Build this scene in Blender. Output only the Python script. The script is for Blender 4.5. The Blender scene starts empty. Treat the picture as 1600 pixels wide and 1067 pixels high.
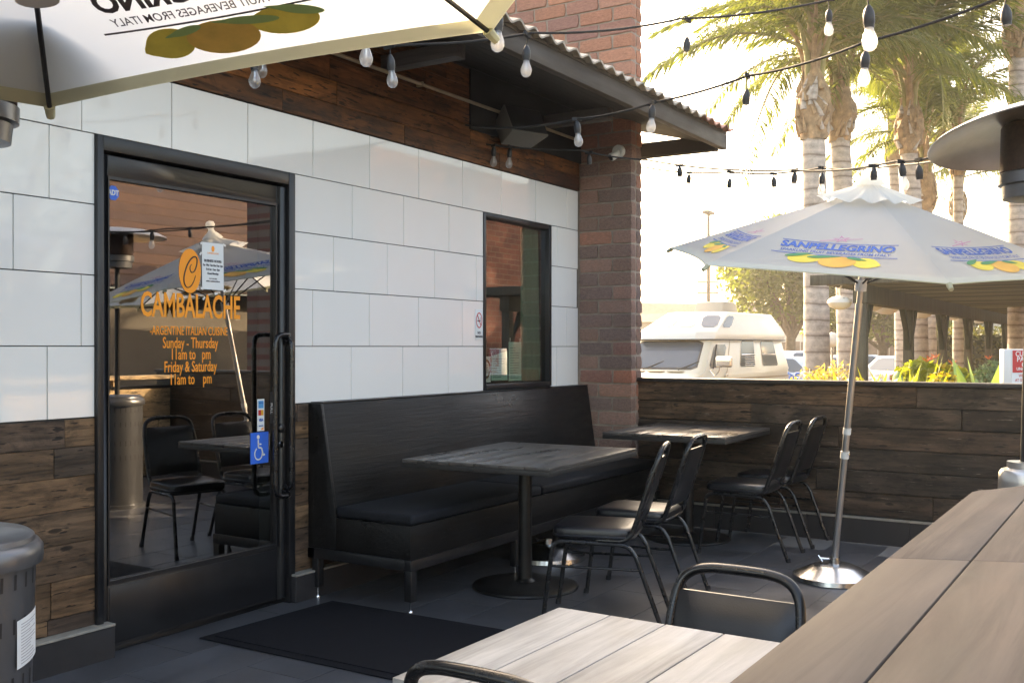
import bpy, bmesh, math, random
from mathutils import Vector, Matrix, noise
R = random.Random(7)
rad = math.radians
SC = bpy.context.scene
COL = SC.collection

# ------------------------------------------------------------------ camera
F_PX, TH = 1600.0, rad(32.185)
EYE, WALL = 1.35, 3.89
cs, sn = math.cos(TH), math.sin(TH)
cam = bpy.data.cameras.new('camera'); cam_o = bpy.data.objects.new('camera', cam); COL.objects.link(cam_o)
cam.sensor_width = 36; cam.lens = 36.0; cam.shift_y = 8.5/1600
cam.clip_start = 0.05; cam.clip_end = 2000
fwd = Vector((cs, sn, 0))
cam_o.matrix_world = Matrix(((sn, 0, -cs, 0), (-cs, 0, -sn, -WALL), (0, 1, 0, EYE), (0, 0, 0, 1)))
SC.camera = cam_o

# ------------------------------------------------------------------ light
SUN_AZ, SUN_EL = rad(50), rad(27)          # direction of the sun: angle from +X towards +Y, elevation
w = bpy.data.worlds.new('World'); SC.world = w; w.use_nodes = True
nt = w.node_tree; nt.nodes.clear()
sky = nt.nodes.new('ShaderNodeTexSky'); sky.sky_type = 'NISHITA'; sky.sun_disc = False
sky.sun_elevation = SUN_EL; sky.sun_rotation = rad(90) - SUN_AZ
sky.altitude = 0; sky.air_density = 1.0; sky.dust_density = 4.0; sky.ozone_density = 1.0
bg = nt.nodes.new('ShaderNodeBackground'); bg.inputs['Strength'].default_value = 0.15
out = nt.nodes.new('ShaderNodeOutputWorld')
nt.links.new(sky.outputs[0], bg.inputs[0]); nt.links.new(bg.outputs[0], out.inputs[0])
sd = bpy.data.lights.new('sun', 'SUN'); sd.energy = 3.2; sd.angle = rad(0.6); sd.color = (1.0, 0.83, 0.62)
so = bpy.data.objects.new('sun', sd); COL.objects.link(so)
S = Vector((math.cos(SUN_EL)*math.cos(SUN_AZ), math.cos(SUN_EL)*math.sin(SUN_AZ), math.sin(SUN_EL)))
so.rotation_euler = S.to_track_quat('Z', 'Y').to_euler(); so.location = (0, 0, 30)
SC.view_settings.view_transform = 'Standard'; SC.view_settings.look = 'None'
SC.view_settings.exposure = 2.6; SC.view_settings.gamma = 1
if hasattr(SC.view_settings, 'use_white_balance'):
    SC.view_settings.use_white_balance = True; SC.view_settings.white_balance_temperature = 8400; SC.view_settings.white_balance_tint = 12
SC.render.engine = 'CYCLES'
SC.cycles.max_bounces = 8; SC.cycles.transparent_max_bounces = 16
SC.cycles.caustics_reflective = False; SC.cycles.caustics_refractive = False

def at(x, y, d):
    """world point seen at photo pixel (x, y) of the 1600 px picture, d metres deep"""
    a = (x-800)/F_PX; b = (542-y)/F_PX
    return Vector(((cs+a*sn)*d, -WALL+(sn-a*cs)*d, EYE+b*d))

# ------------------------------------------------------------------ mesh helpers
class MB:
    def __init__(s): s.v = []; s.f = []
    def add(s, vs, fs):
        n = len(s.v); s.v += [tuple(p) for p in vs]; s.f += [tuple(i+n for i in f) for f in fs]; return s
    def box(s, x0, x1, y0, y1, z0, z1):
        return s.add([(x0,y0,z0),(x1,y0,z0),(x1,y1,z0),(x0,y1,z0),(x0,y0,z1),(x1,y0,z1),(x1,y1,z1),(x0,y1,z1)],
                     [(0,3,2,1),(4,5,6,7),(0,1,5,4),(1,2,6,5),(2,3,7,6),(3,0,4,7)])
    def hexa(s, b, t):
        """b, t: four bottom and four top corners, counter-clockwise from above"""
        return s.add(list(b)+list(t), [(0,3,2,1),(4,5,6,7),(0,1,5,4),(1,2,6,5),(2,3,7,6),(3,0,4,7)])
    def prism(s, poly, z0, z1):
        n = len(poly)
        return s.add([(x,y,z0) for x,y in poly]+[(x,y,z1) for x,y in poly],
                     [tuple(range(n))[::-1], tuple(range(n,2*n))]+[(i,(i+1)%n,n+(i+1)%n,n+i) for i in range(n)])
    def tube(s, pts, r, n=10, caps=True, flat=None):
        pts = [Vector(p) for p in pts]; m = len(pts); rr = r if isinstance(r,(list,tuple)) else [r]*m
        up = Vector((0,0,1)); t0 = (pts[1]-pts[0]).normalized()
        if abs(t0.z) > .95: up = Vector((1,0,0))
        u = t0.cross(up).normalized(); vs = []
        for i in range(m):
            t = (pts[min(i+1,m-1)]-pts[max(i-1,0)]).normalized()
            u = (u - t*u.dot(t)).normalized(); w_ = t.cross(u)
            for k in range(n):
                a = 2*math.pi*k/n; vs.append(pts[i]+(u*math.cos(a)+w_*math.sin(a))*rr[i])
        fs = [(i*n+k, i*n+(k+1)%n, (i+1)*n+(k+1)%n, (i+1)*n+k) for i in range(m-1) for k in range(n)]
        if caps: fs += [tuple(range(n))[::-1], tuple((m-1)*n+k for k in range(n))]
        return s.add(vs, fs)
    def lathe(s, prof, n=32, c=(0,0,0), M=None):
        vs = []; fs = []; m = len(prof)
        for r, z in prof:
            for k in range(n):
                a = 2*math.pi*k/n; p = Vector((max(r,1e-4)*math.cos(a), max(r,1e-4)*math.sin(a), z))
                if M: p = M @ p
                vs.append(p+Vector(c))
        for i in range(m-1):
            for k in range(n): fs.append((i*n+k, i*n+(k+1)%n, (i+1)*n+(k+1)%n, (i+1)*n+k))
        return s.add(vs, fs)
    def grid(s, fn, nu, nv):
        vs = [fn(i/nu, j/nv) for i in range(nu+1) for j in range(nv+1)]
        return s.add(vs, [(i*(nv+1)+j, (i+1)*(nv+1)+j, (i+1)*(nv+1)+j+1, i*(nv+1)+j+1) for i in range(nu) for j in range(nv)])
    def mesh(s, name, smooth=False, bevel=0, seg=2):
        me = bpy.data.meshes.new(name); me.from_pydata(s.v, [], s.f)
        if bevel:
            bm = bmesh.new(); bm.from_mesh(me)
            bmesh.ops.remove_doubles(bm, verts=bm.verts, dist=1e-6)
            es = [e for e in bm.edges if len(e.link_faces) == 2 and e.calc_face_angle(0) > .6]
            bmesh.ops.bevel(bm, geom=es, offset=bevel, segments=seg, profile=.5, affect='EDGES', clamp_overlap=True)
            bm.to_mesh(me); bm.free()
        me.validate(); me.update()
        if smooth or bevel:
            me.polygons.foreach_set('use_smooth', [True]*len(me.polygons))
            me.set_sharp_from_angle(angle=rad(35))
        return me

def link(name, me, mat=None, parent=None, loc=(0,0,0), rot=(0,0,0), scale=(1,1,1), label=None):
    o = bpy.data.objects.new(name, me); COL.objects.link(o)
    o.location = loc; o.rotation_euler = rot; o.scale = scale
    if mat is not None and len(me.materials) == 0: me.materials.append(mat)
    if parent is not None: o.parent = parent
    if label: o['label'] = label
    return o
def obj(name, mb, mat, parent=None, loc=(0,0,0), rot=(0,0,0), smooth=False, bevel=0, label=None, seg=2):
    return link(name, mb.mesh(name, smooth, bevel, seg), mat, parent, loc, rot, label=label)
def thing(name, label, cat, loc=(0,0,0), rz=0, group=None):
    o = bpy.data.objects.new(name, None); COL.objects.link(o); o.empty_display_size = .1
    o.location = loc; o.rotation_euler = (0,0,rz); o['label'] = label; o['category'] = cat
    if group: o['group'] = group
    return o
def tag(o, label=None, cat=None, group=None, kind=None):
    if label: o['label'] = label
    if cat: o['category'] = cat
    if group: o['group'] = group
    if kind: o['kind'] = kind
    return o
def kids(o): return [c for c in ALL_COPY if c.parent == o] if False else list(o.children)
def copy_tree(o, label=None):
    def rec(a, p):
        c = a.copy(); COL.objects.link(c); c.parent = p; c.matrix_parent_inverse = a.matrix_parent_inverse.copy()
        for ch in list(a.children): rec(ch, c)
        return c
    c = rec(o, None)
    if label: c['label'] = label
    return c
def text_verts(txt, size, M, extrude=0.0008, bold=0.0, sx=1.0, align='CENTER', shear=0, space=1.0):
    cu = bpy.data.curves.new('t', 'FONT'); cu.body = txt; cu.size = size; cu.extrude = extrude
    cu.offset = bold; cu.align_x = align; cu.align_y = 'CENTER'; cu.shear = shear; cu.space_character = space
    cu.resolution_u = 3
    o = bpy.data.objects.new('t', cu); me = bpy.data.meshes.new_from_object(o)
    vs = [M @ Vector((v.co.x*sx, v.co.y, v.co.z)) for v in me.vertices]; fs = [tuple(p.vertices) for p in me.polygons]
    bpy.data.objects.remove(o); bpy.data.curves.remove(cu); bpy.data.meshes.remove(me)
    return vs, fs
def frame(o, x, y):
    """matrix with origin o, x axis along x, y axis along y"""
    x = Vector(x).normalized(); y = Vector(y); y = (y-x*y.dot(x)).normalized(); z = x.cross(y)
    return Matrix(((x.x,y.x,z.x,o[0]),(x.y,y.y,z.y,o[1]),(x.z,y.z,z.z,o[2]),(0,0,0,1)))

# ------------------------------------------------------------------ materials
def nodes(name):
    m = bpy.data.materials.new(name); m.use_nodes = True; t = m.node_tree
    return m, t, t.nodes['Principled BSDF']
def setc(b, k, v):
    if k in b.inputs: b.inputs[k].default_value = v
def N(t, kind, **kw):
    n = t.nodes.new(kind)
    for k, v in kw.items():
        if k in n.inputs.keys(): n.inputs[k].default_value = v
        else: setattr(n, k, v)
    return n
def c4(c): return (c[0], c[1], c[2], 1)
def ramp(t, stops, interp='LINEAR'):
    r = t.nodes.new('ShaderNodeValToRGB'); r.color_ramp.interpolation = interp
    while len(r.color_ramp.elements) < len(stops): r.color_ramp.elements.new(.5)
    for e, (p, c) in zip(r.color_ramp.elements, stops): e.position = p; e.color = c4(c) if not isinstance(c, float) else (c,c,c,1)
    return r
def mix(t, fac, a, b, mode='MIX'):
    n = t.nodes.new('ShaderNodeMix'); n.data_type = 'RGBA'; n.blend_type = mode
    for s_, i in ((fac, 0), (a, 6), (b, 7)):
        if hasattr(s_, 'is_output'): t.links.new(s_, n.inputs[i])
        elif isinstance(s_, (int, float)): n.inputs[i].default_value = s_ if i == 0 else (s_, s_, s_, 1)
        else: n.inputs[i].default_value = c4(s_)
    return n.outputs[2]
def coords(t, scale=(1,1,1), rand=True, obj_=True):
    tc = t.nodes.new('ShaderNodeTexCoord'); mp = t.nodes.new('ShaderNodeMapping'); mp.inputs['Scale'].default_value = scale
    src = tc.outputs['Object']
    if rand:
        oi = t.nodes.new('ShaderNodeObjectInfo'); ml = t.nodes.new('ShaderNodeVectorMath'); ml.operation = 'MULTIPLY_ADD'
        t.links.new(oi.outputs['Random'], ml.inputs[0]); ml.inputs[1].default_value = (37.7, 19.3, 53.1)
        t.links.new(src, ml.inputs[2]); src = ml.outputs[0]
    t.links.new(src, mp.inputs[0]); return mp.outputs[0]
def noise_n(t, vec, scale, detail=4, rough=.55, dist=0):
    n = t.nodes.new('ShaderNodeTexNoise'); n.inputs['Scale'].default_value = scale; n.inputs['Detail'].default_value = detail
    n.inputs['Roughness'].default_value = rough; n.inputs['Distortion'].default_value = dist
    t.links.new(vec, n.inputs['Vector']); return n.outputs['Fac']
def bump(t, b, h, strength=.3, dist=.01):
    n = t.nodes.new('ShaderNodeBump'); n.inputs['Strength'].default_value = strength; n.inputs['Distance'].default_value = dist
    t.links.new(h, n.inputs['Height']); t.links.new(n.outputs[0], b.inputs['Normal'])
def plain(name, col, rough=.5, metal=0, nz=0, nscale=8, spec=.5, coat=0, bmp=0, rvar=0):
    m, t, b = nodes(name); setc(b,'Base Color',c4(col)); setc(b,'Roughness',rough); setc(b,'Metallic',metal)
    setc(b,'Specular IOR Level',spec); setc(b,'Coat Weight',coat); setc(b,'Coat Roughness',.08)
    if nz or bmp or rvar:
        v = coords(t); f = noise_n(t, v, nscale, 6, .6)
        if nz:
            r = ramp(t, [(.3, tuple(max(0,c*(1-nz)) for c in col)), (.7, tuple(c*(1+nz) for c in col))])
            t.links.new(f, r.inputs[0]); t.links.new(r.outputs[0], b.inputs['Base Color'])
        if rvar:
            r2 = ramp(t, [(.3, max(0.0, rough-rvar)), (.7, rough+rvar)]); t.links.new(f, r2.inputs[0]); t.links.new(r2.outputs[0], b.inputs['Roughness'])
        if bmp:
            f2 = noise_n(t, v, nscale*6, 4, .7); bump(t, b, f2, bmp, .004)
    return m
def wood(name, tones, rough=.6, along=0, grain=1.0, spec=.3, dark=.55, bmp=.5, blotch=.5, knots=True, fleck=None):
    """tones: ramp of base colours picked per plank; along: axis of the grain"""
    m, t, b = nodes(name); setc(b,'Specular IOR Level',spec)
    sc = [14*grain]*3; sc[along] = .8*grain
    v = coords(t, tuple(sc)); f = noise_n(t, v, 3.0, 7, .62, .6)
    v2 = coords(t, tuple(3.0 if i != along else .9 for i in range(3))); f2 = noise_n(t, v2, 2.2, 5, .6, .3)
    oi = t.nodes.new('ShaderNodeObjectInfo')
    n_ = len(tones); rp = ramp(t, [(i/max(1,n_-1), c) for i, c in enumerate(tones)]); t.links.new(oi.outputs['Random'], rp.inputs[0])
    g = ramp(t, [(.32, dark), (.52, 1.0), (.75, 1.25)]); t.links.new(f, g.inputs[0])
    c = mix(t, 1.0, rp.outputs[0], g.outputs[0], 'MULTIPLY')
    g2 = ramp(t, [(.3, 1-blotch), (.6, 1.0), (.8, 1+blotch*.6)]); t.links.new(f2, g2.inputs[0])
    c = mix(t, 1.0, c, g2.outputs[0], 'MULTIPLY')
    if knots:
        vk = coords(t, tuple(7.0 if i != along else 2.2 for i in range(3)))
        vo = t.nodes.new('ShaderNodeTexVoronoi'); vo.inputs['Scale'].default_value = 1.3; t.links.new(vk, vo.inputs['Vector'])
        kr = ramp(t, [(.0, .15), (.08, .25), (.11, 1.25), (.16, 1.0)]); t.links.new(vo.outputs['Distance'], kr.inputs[0])
        c = mix(t, 1.0, c, kr.outputs[0], 'MULTIPLY')
        vb = coords(t, tuple(5.0 if i != along else 2.2 for i in range(3))); fb = noise_n(t, vb, 1.6, 8, .72, .8)
        br_ = ramp(t, [(.36, .42), (.50, 1.0), (.62, 1.15), (.70, 1.6)]); t.links.new(fb, br_.inputs[0]); c = mix(t, 1.0, c, br_.outputs[0], 'MULTIPLY')
        vs_ = coords(t, tuple(60.0 if i != along else 9.0 for i in range(3))); fn = noise_n(t, vs_, 1.2, 2, .5)
        sr = ramp(t, [(.62, 1.0), (.66, .18)]); t.links.new(fn, sr.inputs[0]); c = mix(t, 1.0, c, sr.outputs[0], 'MULTIPLY')
    if fleck:
        vf = coords(t, tuple(40.0 if i != along else 3.0 for i in range(3))); ff = noise_n(t, vf, 1.6, 5, .75)
        fr = ramp(t, [(.62, 0.0), (.7, 1.0)]); t.links.new(ff, fr.inputs[0]); c = mix(t, fr.outputs[0], c, fleck)
    t.links.new(c, b.inputs['Base Color'])
    rr = ramp(t, [(.3, max(0.0, rough-.15)), (.7, min(1.0, rough+.15))]); t.links.new(f2, rr.inputs[0]); t.links.new(rr.outputs[0], b.inputs['Roughness'])
    bump(t, b, f, bmp, .003)
    return m
def leafm(name, c1, c2, trans=.45, rough=.5):
    m, t, b = nodes(name); o = t.nodes['Material Output']
    geo = t.nodes.new('ShaderNodeNewGeometry'); rp = ramp(t, [(0, c1), (1, c2)]); t.links.new(geo.outputs['Random Per Island'], rp.inputs[0])
    t.links.new(rp.outputs[0], b.inputs['Base Color']); setc(b,'Roughness',rough)
    tr = t.nodes.new('ShaderNodeBsdfTranslucent'); mc = mix(t, 1.0, rp.outputs[0], (1.5,1.5,.7), 'MULTIPLY'); t.links.new(mc, tr.inputs[0])
    ms = t.nodes.new('ShaderNodeMixShader'); ms.inputs[0].default_value = trans
    t.links.new(b.outputs[0], ms.inputs[1]); t.links.new(tr.outputs[0], ms.inputs[2]); t.links.new(ms.outputs[0], o.inputs[0])
    return m

M = {}
M['tile'] = plain('glazed_white', (.79,.785,.77), .04, 0, .02, 1.2, .55, coat=.25)
M['grout'] = plain('dark_joint', (.05,.05,.055), .8)
M['plank_wall'] = wood('reclaimed_brown', [(.10,.066,.048),(.18,.10,.055),(.078,.058,.048),(.22,.125,.065),(.13,.08,.05),(.25,.135,.065)], .6, 0, 1.0, .35, .34, .8, .65)
M['plank_band'] = wood('reclaimed_red', [(.13,.05,.022),(.20,.08,.03),(.09,.035,.02),(.26,.10,.032),(.11,.045,.022)], .5, 0, .8, .35, .3, .6, .85)
M['plank_fence'] = wood('weathered_dark', [(.070,.046,.032),(.10,.062,.04),(.058,.043,.033),(.15,.088,.05),(.085,.057,.04),(.12,.085,.06)], .45, 1, 1.0, .4, .28, .9, .75, fleck=(.26,.22,.18))
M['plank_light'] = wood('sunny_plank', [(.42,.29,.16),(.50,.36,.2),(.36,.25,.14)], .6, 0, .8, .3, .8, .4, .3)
M['bench'] = wood('black_stain', [(.0075,.007,.007),(.009,.0085,.0085)], .42, 0, 1.2, .3, .6, .8, .3, knots=False, fleck=(.035,.03,.027))
M['cushion'] = plain('black_cloth', (.009,.010,.013), .75, 0, .25, 40, .3, bmp=.3)
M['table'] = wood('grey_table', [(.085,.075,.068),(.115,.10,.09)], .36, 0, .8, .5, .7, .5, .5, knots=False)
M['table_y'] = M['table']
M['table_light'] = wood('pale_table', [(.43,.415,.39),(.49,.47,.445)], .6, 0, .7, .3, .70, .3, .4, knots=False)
M['bar'] = wood('bar_top', [(.125,.098,.080),(.145,.116,.095)], .68, 0, .45, .2, .66, .35, .5, knots=False)
M['table_edge'] = plain('table_edge', (.028,.025,.023), .55, 0, .3, 10)
M['black_metal'] = plain('black_metal', (.007,.007,.008), .28, 0, .2, 12, .6, rvar=.1)
M['bronze'] = plain('dark_bronze', (.012,.012,.0135), .36, .1, .12, 6, .6, rvar=.08)
M['vinyl'] = plain('black_vinyl', (.007,.0075,.010), .30, 0, .15, 30, .6, bmp=.15)
M['iron'] = plain('cast_iron', (.016,.0155,.015), .36, .3, .4, 9, .6, bmp=.3)
M['steel'] = plain('galvanised', (.55,.56,.57), .22, 1, .12, 7)
M['alu'] = plain('pole_aluminium', (.55,.54,.53), .35, .9, .1, 5)
M['heater'] = plain('heater_grey', (.13,.135,.145), .33, .6, .08, 8)
M['heater_mesh'] = plain('heater_mesh', (.05,.028,.022), .5, .6, .4, 60)
M['reflector'] = plain('reflector', (.62,.6,.58), .3, .85, .15, 5)
M['mat'] = plain('rubber_mat', (.006,.006,.009), .85, 0, .3, 60, .25, bmp=.5)
M['floor'] = plain('slate_tile', (.075,.077,.085), .40, 0, .28, 3.0, .5, bmp=.12, rvar=.1)
M['floor_grout'] = plain('floor_grout', (.20,.20,.20), .8)
M['plinth'] = plain('plinth_tile', (.026,.025,.027), .5, 0, .15, 6)
M['plinth_cap'] = plain('plinth_cap', (.30,.28,.24), .6, 0, .25, 14)
M['mortar'] = plain('mortar', (.33,.27,.22), .9, 0, .2, 20, bmp=.6)
M['soffit'] = plain('soffit_black', (.012,.012,.013), .75, 0, .3, 5)
M['fascia'] = wood('fascia_brown', [(.048,.039,.033),(.053,.043,.037)], .6, 0, .6, .3, .8, .3, .2, knots=False)
M['cap'] = plain('cap_dark', (.035,.031,.03), .45, 0, .2, 8)
M['beam'] = wood('grey_beam', [(.10,.095,.095),(.11,.10,.10)], .6, 1, 1.0, .3, .7, .4, .2, knots=False)
M['rooftile'] = plain('clay_tile', (.42,.37,.31), .75, 0, .3, 9, bmp=.5)
M['rooftile_red'] = plain('clay_tile_red', (.42,.22,.17), .75, 0, .3, 9, bmp=.5)
M['deck'] = plain('roof_deck', (.08,.07,.06), .8)
M['conduit'] = plain('conduit', (.35,.30,.22), .5, 0, .2, 9)
M['speaker'] = plain('speaker_grey', (.14,.135,.125), .5)
M['black'] = plain('black_plastic', (.018,.018,.02), .45)
M['rubber'] = plain('cord_rubber', (.010,.0095,.010), .7)
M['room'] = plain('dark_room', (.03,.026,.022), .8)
M['room_green'] = plain('curtain', (.16,.20,.13), .7)
M['white'] = plain('white_plastic', (.7,.7,.68), .45)
M['paper'] = plain('paper', (.72,.75,.76), .8)
M['paper_green'] = plain('green_paper', (.42,.58,.48), .8)
M['ink'] = plain('ink', (.05,.05,.07), .8)
M['red'] = plain('sign_red', (.55,.03,.035), .5)
M['orange'] = plain('orange_vinyl', (.95,.32,.02), .5)
M['blue'] = plain('sign_blue', (.01,.13,.62), .45)
M['brown_ink'] = plain('seal_brown', (.28,.10,.05), .7)
M['asphalt'] = plain('asphalt', (.055,.054,.053), .85, 0, .2, 1.5, bmp=.4)
M['soil'] = plain('soil', (.10,.075,.05), .9, 0, .4, 3, bmp=.5)
M['cream'] = plain('van_cream', (.66,.61,.49), .3, 0, .03, 2, .5, coat=.4)
M['van_roof'] = plain('van_roof', (.74,.72,.65), .35, 0, .03, 2, .5, coat=.2)
M['van_glass'] = plain('van_glass', (.05,.075,.10), .12, 0, 0, 1, .7)
M['dark_trim'] = plain('dark_trim', (.02,.02,.02), .5)
M['chrome'] = plain('chrome', (.75,.76,.78), .08, 1)
M['tan'] = plain('tan_trim', (.35,.27,.17), .5)
M['pergola'] = wood('pergola_green', [(.095,.09,.068),(.115,.105,.08)], .7, 2, .6, .25, .7, .4, .3, knots=False)
M['pergola_slat'] = wood('pergola_slat', [(.03,.03,.02),(.14,.12,.075),(.05,.048,.03),(.24,.20,.12),(.08,.07,.045)], .7, 1, .5, .25, .7, .3, .3, knots=False)
M['brace'] = plain('brace_green', (.022,.035,.026), .6)
M['stucco'] = plain('stucco', (.66,.62,.55), .85, 0, .06, 3)
M['far_roof'] = plain('far_roof', (.19,.135,.10), .85, 0, .2, 4)
M['far_fence'] = plain('far_fence', (.30,.20,.15), .85, 0, .25, 4)
M['opal'] = plain('opal_shade', (.80,.76,.68), .35, 0, .03, 3)
M['boot'] = plain('palm_boot', (.36,.24,.14), .85, 0, .5, 7, bmp=1.0)
M['bark'] = plain('bark', (.13,.09,.06), .9, 0, .4, 8, bmp=.8)
M['frond_stem'] = plain('frond_stem', (.30,.27,.10), .6, 0, .2, 4)
M['palm_leaf'] = leafm('palm_leaf', (.085,.12,.045), (.17,.19,.06), .55)
M['ficus_leaf'] = leafm('ficus_leaf', (.08,.11,.03), (.16,.18,.045), .55)
M['hedge_leaf'] = leafm('hedge_leaf', (.05,.065,.02), (.10,.09,.03), .4)
M['lime_leaf'] = leafm('lime_leaf', (.14,.19,.03), (.30,.30,.05), .5)
M['croton_leaf'] = leafm('croton_leaf', (.38,.26,.03), (.20,.19,.03), .45)
M['blue_leaf'] = leafm('blue_leaf', (.10,.17,.10), (.16,.24,.15), .3)
M['straw_leaf'] = leafm('straw_leaf', (.34,.25,.12), (.30,.26,.10), .4)
M['agave'] = leafm('agave', (.16,.26,.10), (.24,.36,.14), .3)
M['flower'] = plain('flower_orange', (.75,.16,.03), .6)

def mk_brick():
    m, t, b = nodes('brick'); oi = t.nodes.new('ShaderNodeObjectInfo')
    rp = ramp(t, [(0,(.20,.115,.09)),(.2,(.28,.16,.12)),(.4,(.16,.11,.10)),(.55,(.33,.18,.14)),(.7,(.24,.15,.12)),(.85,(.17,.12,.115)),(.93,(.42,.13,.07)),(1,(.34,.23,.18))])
    t.links.new(oi.outputs['Random'], rp.inputs[0]); v = coords(t); f = noise_n(t, v, 9, 7, .7, .4)
    g = ramp(t, [(.3,.6),(.5,1.0),(.72,1.5)]); t.links.new(f, g.inputs[0]); c = mix(t, 1, rp.outputs[0], g.outputs[0], 'MULTIPLY')
    f2 = noise_n(t, v, 30, 5, .7); g2 = ramp(t, [(.48,0.0),(.66,.6)]); t.links.new(f2, g2.inputs[0]); c = mix(t, g2.outputs[0], c, (.40,.32,.28))
    t.links.new(c, b.inputs['Base Color']); setc(b,'Roughness',.85); setc(b,'Specular IOR Level',.25); bump(t, b, f2, .9, .006); return m
M['brick'] = mk_brick()
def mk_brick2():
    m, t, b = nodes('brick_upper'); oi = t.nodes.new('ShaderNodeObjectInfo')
    rp = ramp(t, [(0,(.38,.17,.115)),(.25,(.45,.21,.135)),(.5,(.32,.165,.135)),(.75,(.52,.24,.15)),(1,(.38,.21,.165))])  # redder tones, lightened to put sunlit haze into the upper bricks
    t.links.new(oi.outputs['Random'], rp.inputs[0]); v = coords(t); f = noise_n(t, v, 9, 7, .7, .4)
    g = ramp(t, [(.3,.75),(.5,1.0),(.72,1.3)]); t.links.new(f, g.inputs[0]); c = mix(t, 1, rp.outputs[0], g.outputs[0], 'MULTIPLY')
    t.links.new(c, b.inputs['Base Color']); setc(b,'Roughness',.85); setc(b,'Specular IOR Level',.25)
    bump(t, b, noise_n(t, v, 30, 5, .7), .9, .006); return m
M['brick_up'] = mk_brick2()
def mk_palmtrunk():
    m, t, b = nodes('palm_trunk'); v = coords(t, (1,1,1), False); wv = t.nodes.new('ShaderNodeTexWave'); wv.wave_type = 'BANDS'; wv.bands_direction = 'Z'
    wv.inputs['Scale'].default_value = 1.15; wv.inputs['Distortion'].default_value = 2.2; wv.inputs['Detail'].default_value = 4; wv.inputs['Detail Scale'].default_value = .7
    t.links.new(v, wv.inputs['Vector']); f = noise_n(t, coords(t,(1,1,1.2),False), 9, 6, .7)
    r = ramp(t, [(.0,(.24,.19,.16)),(.06,(.44,.38,.33)),(.5,(.54,.47,.41)),(1,(.46,.40,.35))]); t.links.new(wv.outputs['Fac'], r.inputs[0])
    g = ramp(t, [(.3,.65),(.7,1.25)]); t.links.new(f, g.inputs[0]); c = mix(t, 1, r.outputs[0], g.outputs[0], 'MULTIPLY')
    t.links.new(c, b.inputs['Base Color']); setc(b,'Roughness',.9); bump(t, b, wv.outputs['Fac'], .5, .015); return m
M['palm_trunk'] = mk_palmtrunk()
def mk_glass(name, tint=(.9,.92,.9), refl=.30):
    m = bpy.data.materials.new(name); m.use_nodes = True; t = m.node_tree; t.nodes.clear()
    o = t.nodes.new('ShaderNodeOutputMaterial'); tr = t.nodes.new('ShaderNodeBsdfTransparent'); tr.inputs[0].default_value = c4(tint)
    gl = t.nodes.new('ShaderNodeBsdfGlossy'); gl.inputs['Roughness'].default_value = .0; gl.inputs[0].default_value = (.95,.96,1,1)
    fr = t.nodes.new('ShaderNodeFresnel'); fr.inputs[0].default_value = 1.5
    ma = t.nodes.new('ShaderNodeMath'); ma.operation = 'MULTIPLY_ADD'; ma.inputs[1].default_value = 1.4; ma.inputs[2].default_value = refl; ma.use_clamp = True
    t.links.new(fr.outputs[0], ma.inputs[0]); ms = t.nodes.new('ShaderNodeMixShader')
    ge = t.nodes.new('ShaderNodeNewGeometry'); m2 = t.nodes.new('ShaderNodeMath'); m2.operation = 'SUBTRACT'; m2.inputs[0].default_value = 1; t.links.new(ge.outputs['Backfacing'], m2.inputs[1])
    m3 = t.nodes.new('ShaderNodeMath'); m3.operation = 'MULTIPLY'; t.links.new(ma.outputs[0], m3.inputs[0]); t.links.new(m2.outputs[0], m3.inputs[1]); t.links.new(m3.outputs[0], ms.inputs[0])
    t.links.new(tr.outputs[0], ms.inputs[1]); t.links.new(gl.outputs[0], ms.inputs[2]); t.links.new(ms.outputs[0], o.inputs[0]); return m
M['glass'] = mk_glass('door_glass', (.75,.78,.75), .20)
M['window_glass'] = mk_glass('window_glass', (.8,.84,.8), .14)
M['bulb'] = mk_glass('bulb_glass', (.96,.96,.95), .06)
_t = M['bulb'].node_tree; _o = [n for n in _t.nodes if n.type == 'OUTPUT_MATERIAL'][0]; _l = _o.inputs[0].links[0].from_socket
_tr = _t.nodes.new('ShaderNodeBsdfTranslucent'); _tr.inputs[0].default_value = (.9,.9,.88,1); _ms = _t.nodes.new('ShaderNodeMixShader'); _ms.inputs[0].default_value = .28
_t.links.new(_l, _ms.inputs[1]); _t.links.new(_tr.outputs[0], _ms.inputs[2]); _t.links.new(_ms.outputs[0], _o.inputs[0])
def mk_fabric(name, col, trans):
    m, t, b = nodes(name); o = t.nodes['Material Output']; v = coords(t, (1,1,1), False)
    f = noise_n(t, v, 2.2, 5, .6); r = ramp(t, [(.3, tuple(c*.93 for c in col)), (.7, col)]); t.links.new(f, r.inputs[0]); t.links.new(r.outputs[0], b.inputs['Base Color'])
    setc(b,'Roughness',.85); setc(b,'Specular IOR Level',.2); f2 = noise_n(t, v, 3.5, 3, .5); bump(t, b, f2, .35, .02)
    tr = t.nodes.new('ShaderNodeBsdfTranslucent'); t.links.new(r.outputs[0], tr.inputs[0])
    ms = t.nodes.new('ShaderNodeMixShader'); ms.inputs[0].default_value = trans
    t.links.new(b.outputs[0], ms.inputs[1]); t.links.new(tr.outputs[0], ms.inputs[2]); t.links.new(ms.outputs[0], o.inputs[0]); return m
M['canvas'] = mk_fabric('white_canvas', (.88,.89,.86), .6)
M['hem'] = mk_fabric('canvas_hem', (.62,.61,.44), .30)
M['print_blue'] = plain('print_blue', (.03,.12,.42), .8)
M['print_grey'] = plain('print_grey', (.10,.09,.10), .8)
M['print_pink'] = plain('print_pink', (.62,.25,.45), .8)
M['print_lemon'] = plain('print_lemon', (.78,.60,.08), .8, 0, .15, 9)
M['print_orange'] = plain('print_orange', (.80,.42,.08), .8, 0, .15, 9)
M['print_leaf'] = plain('print_leaf', (.05,.24,.10), .8)
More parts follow.
